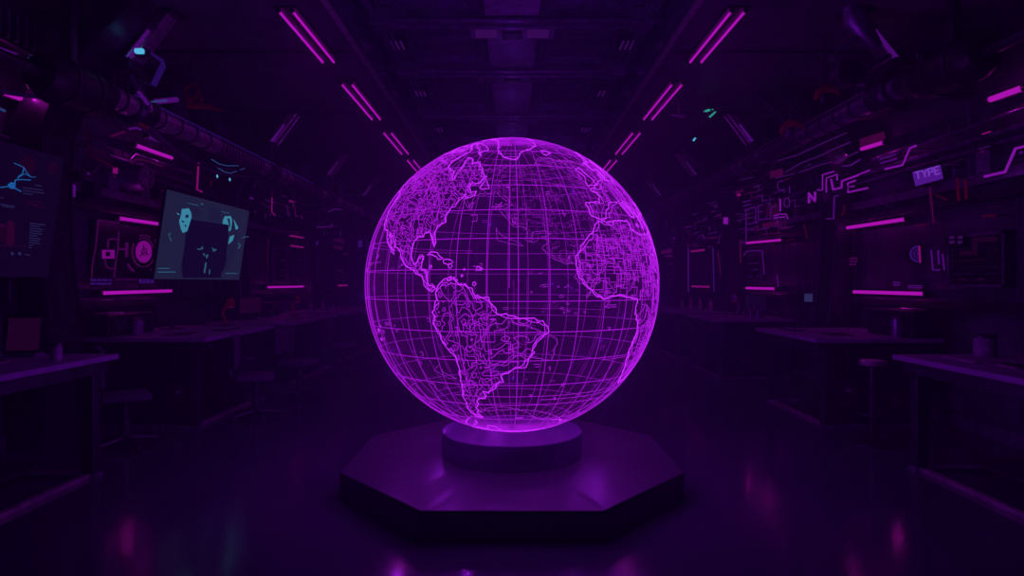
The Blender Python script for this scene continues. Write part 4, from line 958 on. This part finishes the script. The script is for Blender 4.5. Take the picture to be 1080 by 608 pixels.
# leaning lamps with red stems
def desklamp(x, y, z, label, hue='red_metal', g='neon_pinkdim'):
    s = -1 if x < 0 else 1
    t = thing('desk_lamp', label, 'lamp', (x,y,z))
    MB().lathe([(.08,0),(.08,.015),(.02,.025)], (x,y,z), 24).build('base', 'dark_metal', t, True)
    MB().tube([(x,y,z+.02),(x+s*.05,y,z+.18),(x-s*.03,y,z+.33)], .02, 8).build('stem', hue, t, True)
    MB().lathe([(.03,0),(.05,-.03),(.06,-.10),(.055,-.11)][::-1], (x-s*.06,y,z+.38), 18).build('shade', hue, t, True)
    MB().lathe([(.035,-.018),(.035,0)], (x-s*.06,y,z+.27), 14).build('bulb', g, t, True)
desklamp(-3.9,9.15-.35,1.0,'small reddish desk lamp at the far end of the second left workbench')
desklamp(-3.95,11.7,.985,'small reddish desk lamp on the third left workbench')
desklamp(4.2,10.7+1.35,.985,'small desk lamp on the third right workbench','mid_metal')
# equipment cases at the back of the desks
def case(side, ya, yb, z, h, label):
    s = side; t = thing('equipment_case', label, 'equipment case', (s*4.5,(ya+yb)/2,z))
    MB().box(s*4.38, s*4.68, ya, yb, z, z+h, .02).build('shell', 'black_plastic', t)
    MB().box(s*4.36, s*4.38, ya+.05, yb-.05, z+h*.2, z+h*.85, .005).build('faceplate', 'dark_metal', t)
    for k in range(4): MB().lathe([(.018,0),(.016,-.02 if s > 0 else .02)], (s*4.36, ya+.14+k*.12, z+h*.45), 14, 'x').build('knob', 'mid_metal', t, True)
    MB().box(s*4.45, s*4.60, ya+.1, ya+.4, z+h, z+h+.02, .006).build('grip', 'pale_metal', t)
case(-1,7.0,7.9,1.0,.24,'low black instrument case at the back of the second left workbench')
case(1,7.05,7.95,.985,.30,'low black instrument case at the back of the second right workbench')
case(1,4.75,5.5,.975,.2,'low black instrument case at the back of the nearest right workbench')
case(-1,4.3,5.0,1.0,.2,'low black instrument case at the back of the nearest left workbench')
case(-1,11.4,12.2,.985,.24,'low black instrument case at the back of the third left workbench')
def keyboard(side, x, y, z, label):
    t = thing('keyboard', label, 'keyboard', (x,y,z))
    MB().box(x-.08, x+.08, y-.22, y+.22, z, z+.015, .004).build('body', 'black_plastic', t)
    q = MB()
    for i in range(4):
        for j in range(12): q.box(x-.066+i*.034, x-.066+i*.034+.026, y-.205+j*.034, y-.205+j*.034+.026, z+.015, z+.022)
    q.build('keys', 'grey_plastic', t)
keyboard(-1,-3.6,8.15,1.0,'dark keyboard near the front edge of the second left workbench')
keyboard(1,3.6,8.3,.985,'dark keyboard near the front edge of the second right workbench')
keyboard(1,3.65,4.1,.975,'dark keyboard on the nearest right workbench')
keyboard(-1,-3.65,10.9,.985,'dark keyboard on the third left workbench')
# boxes under the desks
def crate(side, x, y, w, d, h, z, label):
    t = thing('crate', label, 'crate', (x,y,z))
    MB().box(x-w/2, x+w/2, y-d/2, y+d/2, z, z+h, .015).build('body', 'black_plastic', t)
    MB().box(x-w/2-.01, x+w/2+.01, y-d/2-.01, y+d/2+.01, z+h, z+h+.02, .006).build('lid', 'dark_metal', t)
    MB().box(x-side*(w/2+.015), x-side*w/2, y-.06, y+.06, z+h*.6, z+h*.7, .003).build('latch', 'pale_metal', t)
crate(-1,-4.1,7.5,.4,.4,.3,.125,'dark storage crate on the lower shelf of the second left workbench')
crate(1,4.1,7.45,.4,.35,.34,.125,'dark storage crate on the lower shelf of the second right workbench')
crate(1,4.1,4.4,.45,.6,.4,.125,'dark storage crate on the lower shelf of the nearest right workbench')
crate(-1,-4.1,4.2,.45,.6,.4,.125,'dark storage crate on the lower shelf of the nearest left workbench')
crate(-1,-4.1,10.4,.4,.4,.3,.125,'dark storage crate on the lower shelf of the third left workbench')
crate(1,4.1,10.95,.4,.35,.3,.125,'dark storage crate on the lower shelf of the third right workbench')

# back wall dressing (mostly behind the globe)
t = thing('bulkhead_door', 'dark double bulkhead door at the far end of the room, behind the globe', 'door', (0,Y1-.1,0))
MB().box(-1.3,1.3,Y1-.14,Y1,0,3.0,.03).build('frame','mid_metal',t)
for s in (-1,1):
    d = MB().box(s*.02,s*1.15,Y1-.2,Y1-.14,.05,2.85,.02).build('door_leaf','dark_metal',t)
    MB().box(s*.12,s*.18,Y1-.24,Y1-.2,1.0,1.4,.01).build('handle','pale_metal',d)
for s, sd in ((-1,'left'),(1,'right')):
    for k in range(3):
        x = 1.7+k*.95
        t = thing('server_cabinet', 'dark upright server cabinet against the far wall', 'cabinet', (s*(x+.4),Y1-.5,0), 'server cabinets at the far wall')
        MB().box(s*x, s*(x+.85), Y1-.6, Y1-.02, 0, 2.3, .02).build('shell','dark_metal',t)
        q = MB()
        for j in range(8): q.box(s*(x+.08), s*(x+.77), Y1-.615, Y1-.6, .3+j*.24, .42+j*.24)
        q.build('drawer_fronts','mid_metal',t)
        q = MB()
        for j in range(8): q.box(s*(x+.12), s*(x+.2), Y1-.62, Y1-.615, .35+j*.24, .365+j*.24)
        q.build('indicator_row','neon_dark',t)

# ================================================================== PLATFORM
GY, GZ, GR = 5.34, 1.58, 1.187
ZP, ZD = .193, .385
t = thing('display_platform', 'octagonal dark platform with a round plinth under the glowing globe', 'platform', (0,GY,0))
oct_ = [(-.565,3.97),(.565,3.97),(1.275,4.77),(1.275,5.91),(.565,6.71),(-.565,6.71),(-1.275,5.91),(-1.275,4.77)]
MB().prism([(x,y,0) for x,y in oct_], (0,0,ZP)).build('octagonal_base', 'platform', t, bevel=.006)
MB().lathe([(.572,0),(.577,.004),(.577,ZD-ZP-.006),(.571,ZD-ZP)], (0,GY,ZP), 96).build('round_plinth', 'plinth', t, True)

# ================================================================== GLOBE
G = thing('hologram_globe', 'large glowing violet wireframe globe with the outlines of the continents, standing on the round plinth', 'globe', (0,GY,ZD))
GC = Vector((0,GY,GZ))
def sph(lon, lat, r=GR):       # lon 0 faces the camera, growing to the right
    a, b = math.radians(lon), math.radians(lat)
    return GC+Vector((math.cos(b)*math.sin(a), -math.cos(b)*math.cos(a), math.sin(b)))*r
WIRE = .0028
def ftube(mb, pts, r, n=4, closed=False, cap=True):
    return mb.tube(pts, r, n, closed, cap, [r*(1 if p.y < GY+.1 else .6) for p in pts])
q = MB()
for k in range(36):
    ftube(q, [sph(2+k*10, la) for la in range(-88, 89, 4)], WIRE, 4, cap=False)
q.build('meridians', 'globe_grid', G, True)
q = MB()
for la in range(-85, 86, 10):
    ftube(q, [sph(lo, la) for lo in range(0, 360, 4)], WIRE, 4, closed=True)
q.build('parallels', 'globe_grid', G, True)
# second, fainter set of scan lines just inside
random.seed(21); q = MB()
for k in range(12):
    lo = random.uniform(0,360); a = random.uniform(-60,20); b = a+random.uniform(15,55)
    ftube(q, [sph(lo+.0, a+(b-a)*i/10, GR*.985) for i in range(11)], .0018, 4, cap=False)
for k in range(18):
    la = random.uniform(-70,72); lo = random.uniform(0,360); w = random.uniform(20,90)
    ftube(q, [sph(lo+w*i/14, la, GR*.985) for i in range(15)], .0018, 4, cap=False)
q.build('scan_lines', 'globe_border', G, True)

LON0 = -45.0
tabl = [(-90,-90),(-55,-54),(-34,-38),(-8,-14),(5,-4),(12,2),(22,10),(35,21),(50,36),(60,48),(72,63),(83,78),(90,90)]
def mlat(l):
    for (a,b),(c2,d) in zip(tabl, tabl[1:]):
        if l <= c2: return b+(d-b)*(l-a)/(c2-a)
    return 90
tabo = [(-180,-125),(-122,-59),(-105,-40),(-80,-26.5),(-53,-9),(-35,12),(-17,21),(20,59),(50,85),(110,150),(180,235)]
def mlon(l):
    for (a,b),(c2,d) in zip(tabo, tabo[1:]):
        if l <= c2: return b+(d-b)*(l-a)/(c2-a)
    return 235
def gp(lon, lat, r=GR*1.001): return sph(mlon(lon), mlat(lat), r)
_tube = MB.tube
def gtube(mb, pts, r, n=4, closed=False, cap=True):      # lines on the far half of the globe are drawn finer
    return _tube(mb, pts, r, n, closed, cap, [r*(1 if p.y < GY+.1 else .38) for p in pts])
NA = [(-168,66),(-162,70),(-156,71),(-141,70),(-128,70),(-115,69),(-108,68),(-95,68),(-94,72),(-85,69),(-82,67),(-87,64),(-94,61),(-93,58),(-88,56.5),(-82,55),(-82,52.5),(-79,51.5),(-79,54.5),(-77,57),(-78,62),(-73,62),(-70,59),(-65,59.5),(-62,57),(-60,55),(-56,52),(-60,50),(-66,50),(-65,48.5),(-64,46.5),(-61,46),(-60,47),(-61,45.3),(-66,43.5),(-67,45),(-70,43.5),(-70.5,42),(-72,41),(-74,40.5),(-75.5,38),(-76,36.5),(-75.8,35.3),(-78,34),(-81,31.5),(-81.3,29),(-80,26.8),(-80.4,25.2),(-81.8,26.2),(-82.8,28.5),(-84,30),(-86,30.4),(-89,30.2),(-90,29.2),(-94,29.5),(-97,28),(-97.4,25.5),(-97.8,22),(-96,19),(-94,18.2),(-91.5,18.6),(-90.4,21),(-87,21.5),(-88,18),(-88.8,15.8),(-86,15.8),(-83.5,15),(-83.7,11),(-82,9),(-79.5,9.5),(-77.4,8.5),(-78.5,8),(-80.2,7.4),(-82.8,8.2),(-85.5,10),(-87.5,13),(-92,14.5),(-95,16),(-99,16.8),(-103.5,18.3),(-105.6,20.5),(-106,23),(-109.3,26),(-112.5,30),(-114.7,31.5),(-112,27),(-109.5,23),(-112,25),(-115,28),(-117,32.5),(-120.6,34.5),(-122.5,37.5),(-124.3,40.5),(-124,46),(-123,48.5),(-128,51),(-131,55),(-136,58.5),(-145,60.3),(-152,59.5),(-158,56.5),(-163,54.8),(-158,58.5),(-164,60.5),(-165,62.5),(-161,64.5)]
SA = [(-77.4,8.5),(-75.5,10.7),(-72,12),(-71.5,11),(-68,11.5),(-65,10.2),(-62,10.6),(-59,8.3),(-57,6),(-52,4.8),(-50,1),(-50,-1),(-44.5,-2.7),(-41,-3),(-37,-4.8),(-35,-6.5),(-34.9,-8.5),(-37,-11.5),(-39,-14),(-39.2,-18),(-41,-22),(-44,-23),(-48,-25.5),(-48.7,-28.5),(-52,-33),(-55,-35),(-58.3,-34),(-57,-36.5),(-58,-38.3),(-62,-39),(-65,-41),(-63.7,-42.5),(-67,-46),(-66,-48),(-69,-51),(-68.5,-53),(-66,-55),(-70,-55),(-74,-52),(-75.5,-47),(-73.5,-42),(-73.5,-38),(-71.7,-33),(-71,-29),(-70.3,-24),(-70.3,-18.5),(-76,-14),(-79,-8),(-81.2,-6),(-80,-3),(-81,-1),(-78.8,1.5),(-77.3,4),(-78,7)]
AF = [(-6,35.8),(-2,35.2),(3,36.8),(10,37.3),(11,34),(15,32.3),(20,31),(22,32.8),(29,31),(33,31.2),(34,27.5),(37,21),(39,15.5),(43,11.8),(51,12),(48,5),(43,-1),(39,-6),(40.5,-13),(35,-20),(35.5,-24),(32,-28.5),(27,-33.8),(20,-34.8),(18,-32),(15,-27),(12,-18),(13.5,-10),(9,-1),(9.5,4),(5,4.5),(0,5.8),(-7.5,4.4),(-13,8.5),(-17,14),(-16.5,19),(-17,21),(-13,27.5),(-9.5,31.5)]
EU = [(-9,37),(-9.3,43),(-2,43.5),(-1.2,46),(-4.5,48.3),(1.5,50.5),(4,52.5),(8.5,54),(8.2,57),(10.5,57.5),(10,54.3),(14,54),(19,54.5),(21,57),(24,59),(30,60),(23,60.2),(21.5,63),(25,65.5),(21.5,65.5),(17.5,62),(18.5,59.8),(16,56.2),(13,55.5),(11,59),(7,58),(5,61),(10,64),(15,68.5),(25,71),(32,70),(41,67),(38,64.5),(44,66.5),(50,68.5),(60,69),(68,69),(73,72.5),(80,73),(95,76),(105,77.5),(114,74),(130,72),(140,73),(160,70),(179,69),(179,65),(170,60),(163,58),(157,51.5),(155,58),(143,59.3),(136,54.5),(141,52),(135,43.5),(130,42),(127.5,39.5),(129,36),(126.5,34.5),(125,39.5),(121.5,40.5),(118,38.5),(122,37),(119.5,35),(121.8,31),(119,26),(113.5,22.3),(108.5,21.5),(106,19),(109,13),(106,9.5),(103,11),(100.5,13.5),(99.5,10.5),(103.3,2),(100.5,5),(98.5,9.5),(97,17),(94,16),(91,22.5),(87,21.5),(80.5,15),(79.8,10.5),(77.5,8.2),(73,18),(72,21.2),(67,24.8),(61,25.3),(56.5,27),(51,29),(48,30),(50.5,26),(54,24),(56.5,26),(59.7,22.3),(55,17.2),(45,12.8),(42.7,16),(39,21.5),(35,28),(34.3,31.5),(36,36.5),(30.5,36.5),(27,38),(29,41),(35,42),(41,41.5),(38,44.5),(39,47),(35,46),(30.5,46),(28,43),(26,40.5),(23.5,40),(24,38),(22.5,36.7),(19.5,41),(14,45),(12.5,44.5),(18.3,40),(16,38),(12,42),(8.7,44.3),(3.5,43.2),(0,40),(-2,36.8),(-5.5,36.2)]
GL = [(-44,60),(-50,62),(-53,66),(-54,70),(-60,75.5),(-70,77),(-66,80),(-50,82.3),(-33,83.5),(-20,82),(-18,77),(-21,73),(-24,70),(-32,68),(-40,65)]
AU = [(114,-22),(122,-18),(129,-15),(136,-12),(136,-15),(140,-17.5),(142.5,-11),(146,-19),(153,-26),(151,-33),(147,-38.3),(140,-38),(136,-34.5),(131,-31.5),(124,-33),(115,-34.5)]
MG = [(49,-12),(50,-16),(47,-25),(44,-23),(44,-17)]
UK = [(-5,50),(1,51),(1,53),(-2,56),(-3,58.5),(-6,57),(-3,54),(-4.5,52)]
IC = [(-22,64),(-18,63.4),(-14,65),(-16,66.5),(-22,66)]
CU = [(-84.5,22),(-82,23.2),(-78,22.5),(-74.3,20.2),(-77.5,19.9),(-78,20.8),(-82,22.3)]
HI = [(-74,19.8),(-70,19.8),(-68.5,18.5),(-71,18),(-74,18.3)]
NF = [(-59,47.8),(-56,51.5),(-53,47.5),(-55.5,47)]
BI = [(-62,66.5),(-68,69.5),(-79,73),(-88,73.5),(-80,70),(-73,67),(-66,63),(-71,64.5)]
EL = [(-64,82.5),(-75,79),(-88,77),(-90,81),(-78,83)]
VI = [(-117,72.5),(-105,73),(-102,69.5),(-115,69.3)]
AN = [(lo, -72+4*math.sin(math.radians(lo*3))+(8 if -70 < lo < -56 else 0)) for lo in range(-180,180,8)]
NZ = [(173,-35),(178,-38),(171,-46),(167,-46),(173,-41)]
JP = [(130,32),(136,34),(141,36),(142,42),(139,38),(133,35.5)]
def jag(poly, closed=True, amp=.35, step=1.6):
    out = []; n = len(poly)
    for i in range(n if closed else n-1):
        a, b = poly[i], poly[(i+1)%n]; d = math.hypot(b[0]-a[0], b[1]-a[1]); k = max(1, int(d/step))
        for j in range(k):
            f = j/k; x, y = a[0]+(b[0]-a[0])*f, a[1]+(b[1]-a[1])*f
            out.append((x+random.uniform(-amp,amp), y+random.uniform(-amp,amp)))
    return out
random.seed(11)
names = [('north_america',NA),('south_america',SA),('africa',AF),('eurasia',EU),('greenland',GL),('australia',AU),('antarctica',AN)]
for nm, P_ in names:
    p = jag(P_, amp=.6, step=1.3); m = gtube(MB(), [gp(*a) for a in p], .0034, 4, closed=True)
    if nm != 'antarctica':
        cx = sum(a[0] for a in P_)/len(P_); cy = sum(a[1] for a in P_)/len(P_)
        p2 = jag([(cx+(a[0]-cx)*.975, cy+(a[1]-cy)*.975) for a in P_], amp=.8)
        gtube(m, [gp(*a) for a in p2], .0022, 4, closed=True)
    m.build('coastline', 'globe_coast', G, True)['label'] = 'glowing outline of '+nm.replace('_',' ')
q = MB()
for P_ in (MG,UK,IC,CU,HI,NF,BI,EL,VI,NZ,JP): gtube(q, [gp(*a) for a in jag(P_, amp=.3)], .0034, 4, closed=True)
for k in range(60):     # island specks
    lo, la = random.choice([(-75,15),(-62,14),(-160,-15),(120,5),(110,-5),(-90,76),(-100,78),(140,-5),(25,36)]); lo += random.uniform(-9,9); la += random.uniform(-4,4); r = random.uniform(.4,1.2)
    gtube(q, [gp(lo+r*math.cos(i*1.2), la+r*.8*math.sin(i*1.2)) for i in range(5)], .003, 4, closed=True)
q.build('coastline', 'globe_coast', G, True)['label'] = 'small glowing island outlines'
def inside(x, y, P_):
    c2 = False; n = len(P_)
    for i in range(n):
        (x1,y1),(x2,y2) = P_[i], P_[i-1]
        if (y1 > y) != (y2 > y) and x < (x2-x1)*(y-y1)/(y2-y1)+x1: c2 = not c2
    return c2
def contours(P_, seed, scale, lev, step, q, r, name=None):
    xs = [a[0] for a in P_]; ys = [a[1] for a in P_]
    def h(x, y):
        k = math.cos(math.radians(y))
        return noise.noise(Vector((x*k/scale+seed, y/scale, seed*.37)))+.5*noise.noise(Vector((x*k/scale*2.3, y/scale*2.3+seed, 5.1)))
    x = min(xs); nx = int((max(xs)-x)/step)+1; y0 = min(ys); ny = int((max(ys)-y0)/step)+1
    H = [[h(x+i*step, y0+j*step) for j in range(ny+1)] for i in range(nx+1)]
    for i in range(nx):
        for j in range(ny):
            px, py = x+i*step, y0+j*step
            if not inside(px+step/2, py+step/2, P_): continue
            for L_ in lev:
                c = [H[i][j]-L_, H[i+1][j]-L_, H[i+1][j+1]-L_, H[i][j+1]-L_]
                pos = [(px,py),(px+step,py),(px+step,py+step),(px,py+step)]; cr = []
                for e in range(4):
                    a, b = c[e], c[(e+1)%4]
                    if a*b < 0:
                        f = a/(a-b); cr.append((pos[e][0]+(pos[(e+1)%4][0]-pos[e][0])*f, pos[e][1]+(pos[(e+1)%4][1]-pos[e][1])*f))
                for a in range(0, len(cr)-1, 2): gtube(q, [gp(*cr[a]), gp(*cr[a+1])], r, 4, cap=False)
q = MB(); contours(NA, 3.1, 3.4, (-.16,.2), .8, q, .0024); q.build('relief_lines', 'globe_border', G, True)['label'] = 'jagged inner lines of North America'
q = MB(); contours(SA, 7.7, 5.2, (-.22,.12), .9, q, .0023); q.build('relief_lines', 'globe_border', G, True)['label'] = 'jagged inner lines of South America'
q = MB(); contours(GL, 1.7, 6, (0,), 1.4, q, .0026); contours(BI, 2.7, 5, (0,), 1.2, q, .0026); q.build('relief_lines', 'globe_border', G, True)['label'] = 'jagged inner lines of the Arctic islands'
q = MB(); contours(EU, 4.4, 8, (-.05,.2), 1.7, q, .0024); contours(AU, 9.4, 9, (0,), 1.7, q, .0024); q.build('relief_lines', 'globe_border', G, True)['label'] = 'jagged inner lines of Eurasia and Australia'
q = MB(); contours(AF, 5.4, 9, (.05,), 1.5, q, .0024); q.build('relief_lines', 'globe_border', G, True)['label'] = 'jagged inner lines of Africa'
# circuit-like right-angled traces
def circuits(P_, n, seed, q, r=.0024):
    random.seed(seed); xs = [a[0] for a in P_]; ys = [a[1] for a in P_]; done = 0; tries = 0
    while done < n and tries < n*12:
        tries += 1; x, y = random.uniform(min(xs),max(xs)), random.uniform(min(ys),max(ys))
        if not inside(x,y,P_): continue
        pts = [(x,y)]; hor = random.random() < .5
        for k in range(random.randint(3,7)):
            d = random.choice([-1,1])*random.uniform(1.2,5)
            x2, y2 = (x+d, y) if hor else (x, y+d)
            if not inside(x2,y2,P_): break
            m = 3
            for j in range(1, m+1): pts.append((x+(x2-x)*j/m, y+(y2-y)*j/m))
            x, y = x2, y2; hor = not hor
        if len(pts) > 3: gtube(q, [gp(*a) for a in pts], r, 4); done += 1
        if random.random() < .25: gtube(q, [gp(x+.7*math.cos(i*PI/3), y+.7*math.sin(i*PI/3)) for i in range(6)], r, 4, closed=True)
q = MB(); circuits(AF, 150, 1, q); q.build('circuit_traces', 'globe_border', G, True)['label'] = 'right-angled circuit traces over Africa'
q = MB(); circuits(EU, 260, 2, q); q.build('circuit_traces', 'globe_border', G, True)['label'] = 'right-angled circuit traces over Eurasia'
q = MB(); circuits(NA, 26, 3, q); circuits(SA, 12, 6, q); q.build('circuit_traces', 'globe_border', G, True)['label'] = 'right-angled circuit traces over the Americas'
OC = [(-180,-62),(180,-62),(180,50),(-180,50)]
random.seed(8); q = MB()
for k in range(120):
    lo, la = random.uniform(-180,180), random.uniform(-68,55)
    kind = random.random(); w = random.uniform(1,4)
    if any(inside(lo,la,P_) for _,P_ in names[:4]): continue
    if kind < .4: gtube(q, [gp(lo+w*i/4, la) for i in range(5)], .0022, 4); gtube(q, [gp(lo+w*i/4, la-.9) for i in range(5)], .0022, 4)
    elif kind < .7: gtube(q, [gp(lo,la),gp(lo+w,la),gp(lo+w,la-w*.6),gp(lo+w*.3,la-w*.6)], .0022, 4)
    else: gtube(q, [gp(lo+random.uniform(-1.5,1.5), la+random.uniform(-1.5,1.5)) for i in range(6)], .0022, 4)
q.build('data_marks', 'globe_border', G, True)

# glowing outer skin: a very thin hollow shell of luminous gas, brightest where one looks along it
def shell_mesh(r0, r1):
    bm = bmesh.new(); bmesh.ops.create_uvsphere(bm, u_segments=96, v_segments=64, radius=r1)
    n1 = list(bm.faces)
    r = bmesh.ops.create_uvsphere(bm, u_segments=96, v_segments=64, radius=r0)
    inner = [f for f in bm.faces if f not in set(n1)]
    bmesh.ops.reverse_faces(bm, faces=inner)
    me = bpy.data.meshes.new('glow_shell'); bm.to_mesh(me); bm.free(); return me
me = shell_mesh(GR+.001, GR+.004)
m = bpy.data.materials.new('glow_gas'); m.use_nodes = True; nt = m.node_tree; nt.nodes.clear()
o = nt.nodes.new('ShaderNodeOutputMaterial'); e = nt.nodes.new('ShaderNodeEmission')
e.inputs['Color'].default_value = (.50,.015,.85,1); e.inputs['Strength'].default_value = 4.0
nt.links.new(e.outputs[0], o.inputs['Volume']); me.materials.append(m); MATS['gas'] = m
for p in me.polygons: p.use_smooth = True
sh = bpy.data.objects.new('glow_shell', me); COL.objects.link(sh); sh.parent = G; sh.location = GC-G.location
sh['label'] = 'faint luminous outer skin of the globe'

# ================================================================== LIGHT, HAZE, CAMERA
w = bpy.data.worlds.new('World'); bpy.context.scene.world = w; w.use_nodes = True; nt = w.node_tree
nt.nodes['Background'].inputs['Color'].default_value = (.3,.03,1,1); nt.nodes['Background'].inputs['Strength'].default_value = 0.0
HAZE = 0.026
if HAZE:
    v = nt.nodes.new('ShaderNodeVolumeScatter'); v.inputs['Color'].default_value = (.62,.5,1,1); v.inputs['Density'].default_value = HAZE
    v.inputs['Anisotropy'].default_value = .2
    nt.links.new(v.outputs[0], nt.nodes['World Output'].inputs['Volume'])
def lamp(kind, name, loc, energy, col, **k):
    l = bpy.data.lights.new(name, kind); l.energy = energy; l.color = col
    for a, b in k.items(): setattr(l, a, b)
    o = bpy.data.objects.new(name, l); COL.objects.link(o); o.location = loc; return o


# unseen violet point lights added over the globe's skin to strengthen its light
for k in range(44):
    zz_ = .97-1.80*(k+.5)/44; rr_ = math.sqrt(1-zz_*zz_); a = k*2.39996
    lamp('POINT','globe_light',GC+Vector((rr_*math.cos(a),rr_*math.sin(a),zz_))*GR*1.0,1.6,(.40,.015,1.0),shadow_soft_size=0.0)
# output of the twin tube ceiling lights
for s in (-1,1):
    for a, b in ((6.55,8.1),(8.95,10.95),(11.85,13.9),(14.5,16.4),(17.0,18.8)):
        for f in (.2,.5,.8):
            lamp('SPOT','tube_light_output',(s*2.30,a+(b-a)*f,ZC-.07),1.7,(.75,.03,1.0),shadow_soft_size=0.0,spot_size=math.radians(165),spot_blend=.6)
for p in BARLIGHTS: lamp('POINT','neon_bar_output',p,.22,(.9,.02,.8),shadow_soft_size=0.0)
# unseen fill points added to brighten the raised ceiling
for i in range(1,6):
    lamp('POINT','ceiling_fill_light',(0,(beams[i]+beams[i+1])/2,ZC-.1),1.0,(.35,.05,1.0),shadow_soft_size=0.0)

cam = bpy.data.cameras.new('camera'); co = bpy.data.objects.new('camera', cam); COL.objects.link(co)
co.location = (0,0,CZ); co.rotation_euler = (PI/2,0,0)
cam.sensor_width = 36; cam.lens = 36*F/1080; cam.shift_y = (HY-304)/1080; cam.clip_end = 100
sc = bpy.context.scene; sc.camera = co
vs = sc.view_settings; vs.view_transform = 'Standard'; vs.look = 'None'; vs.exposure = 0.0; vs.gamma = 1.0
try: vs.use_curve_mapping = False
except Exception: pass
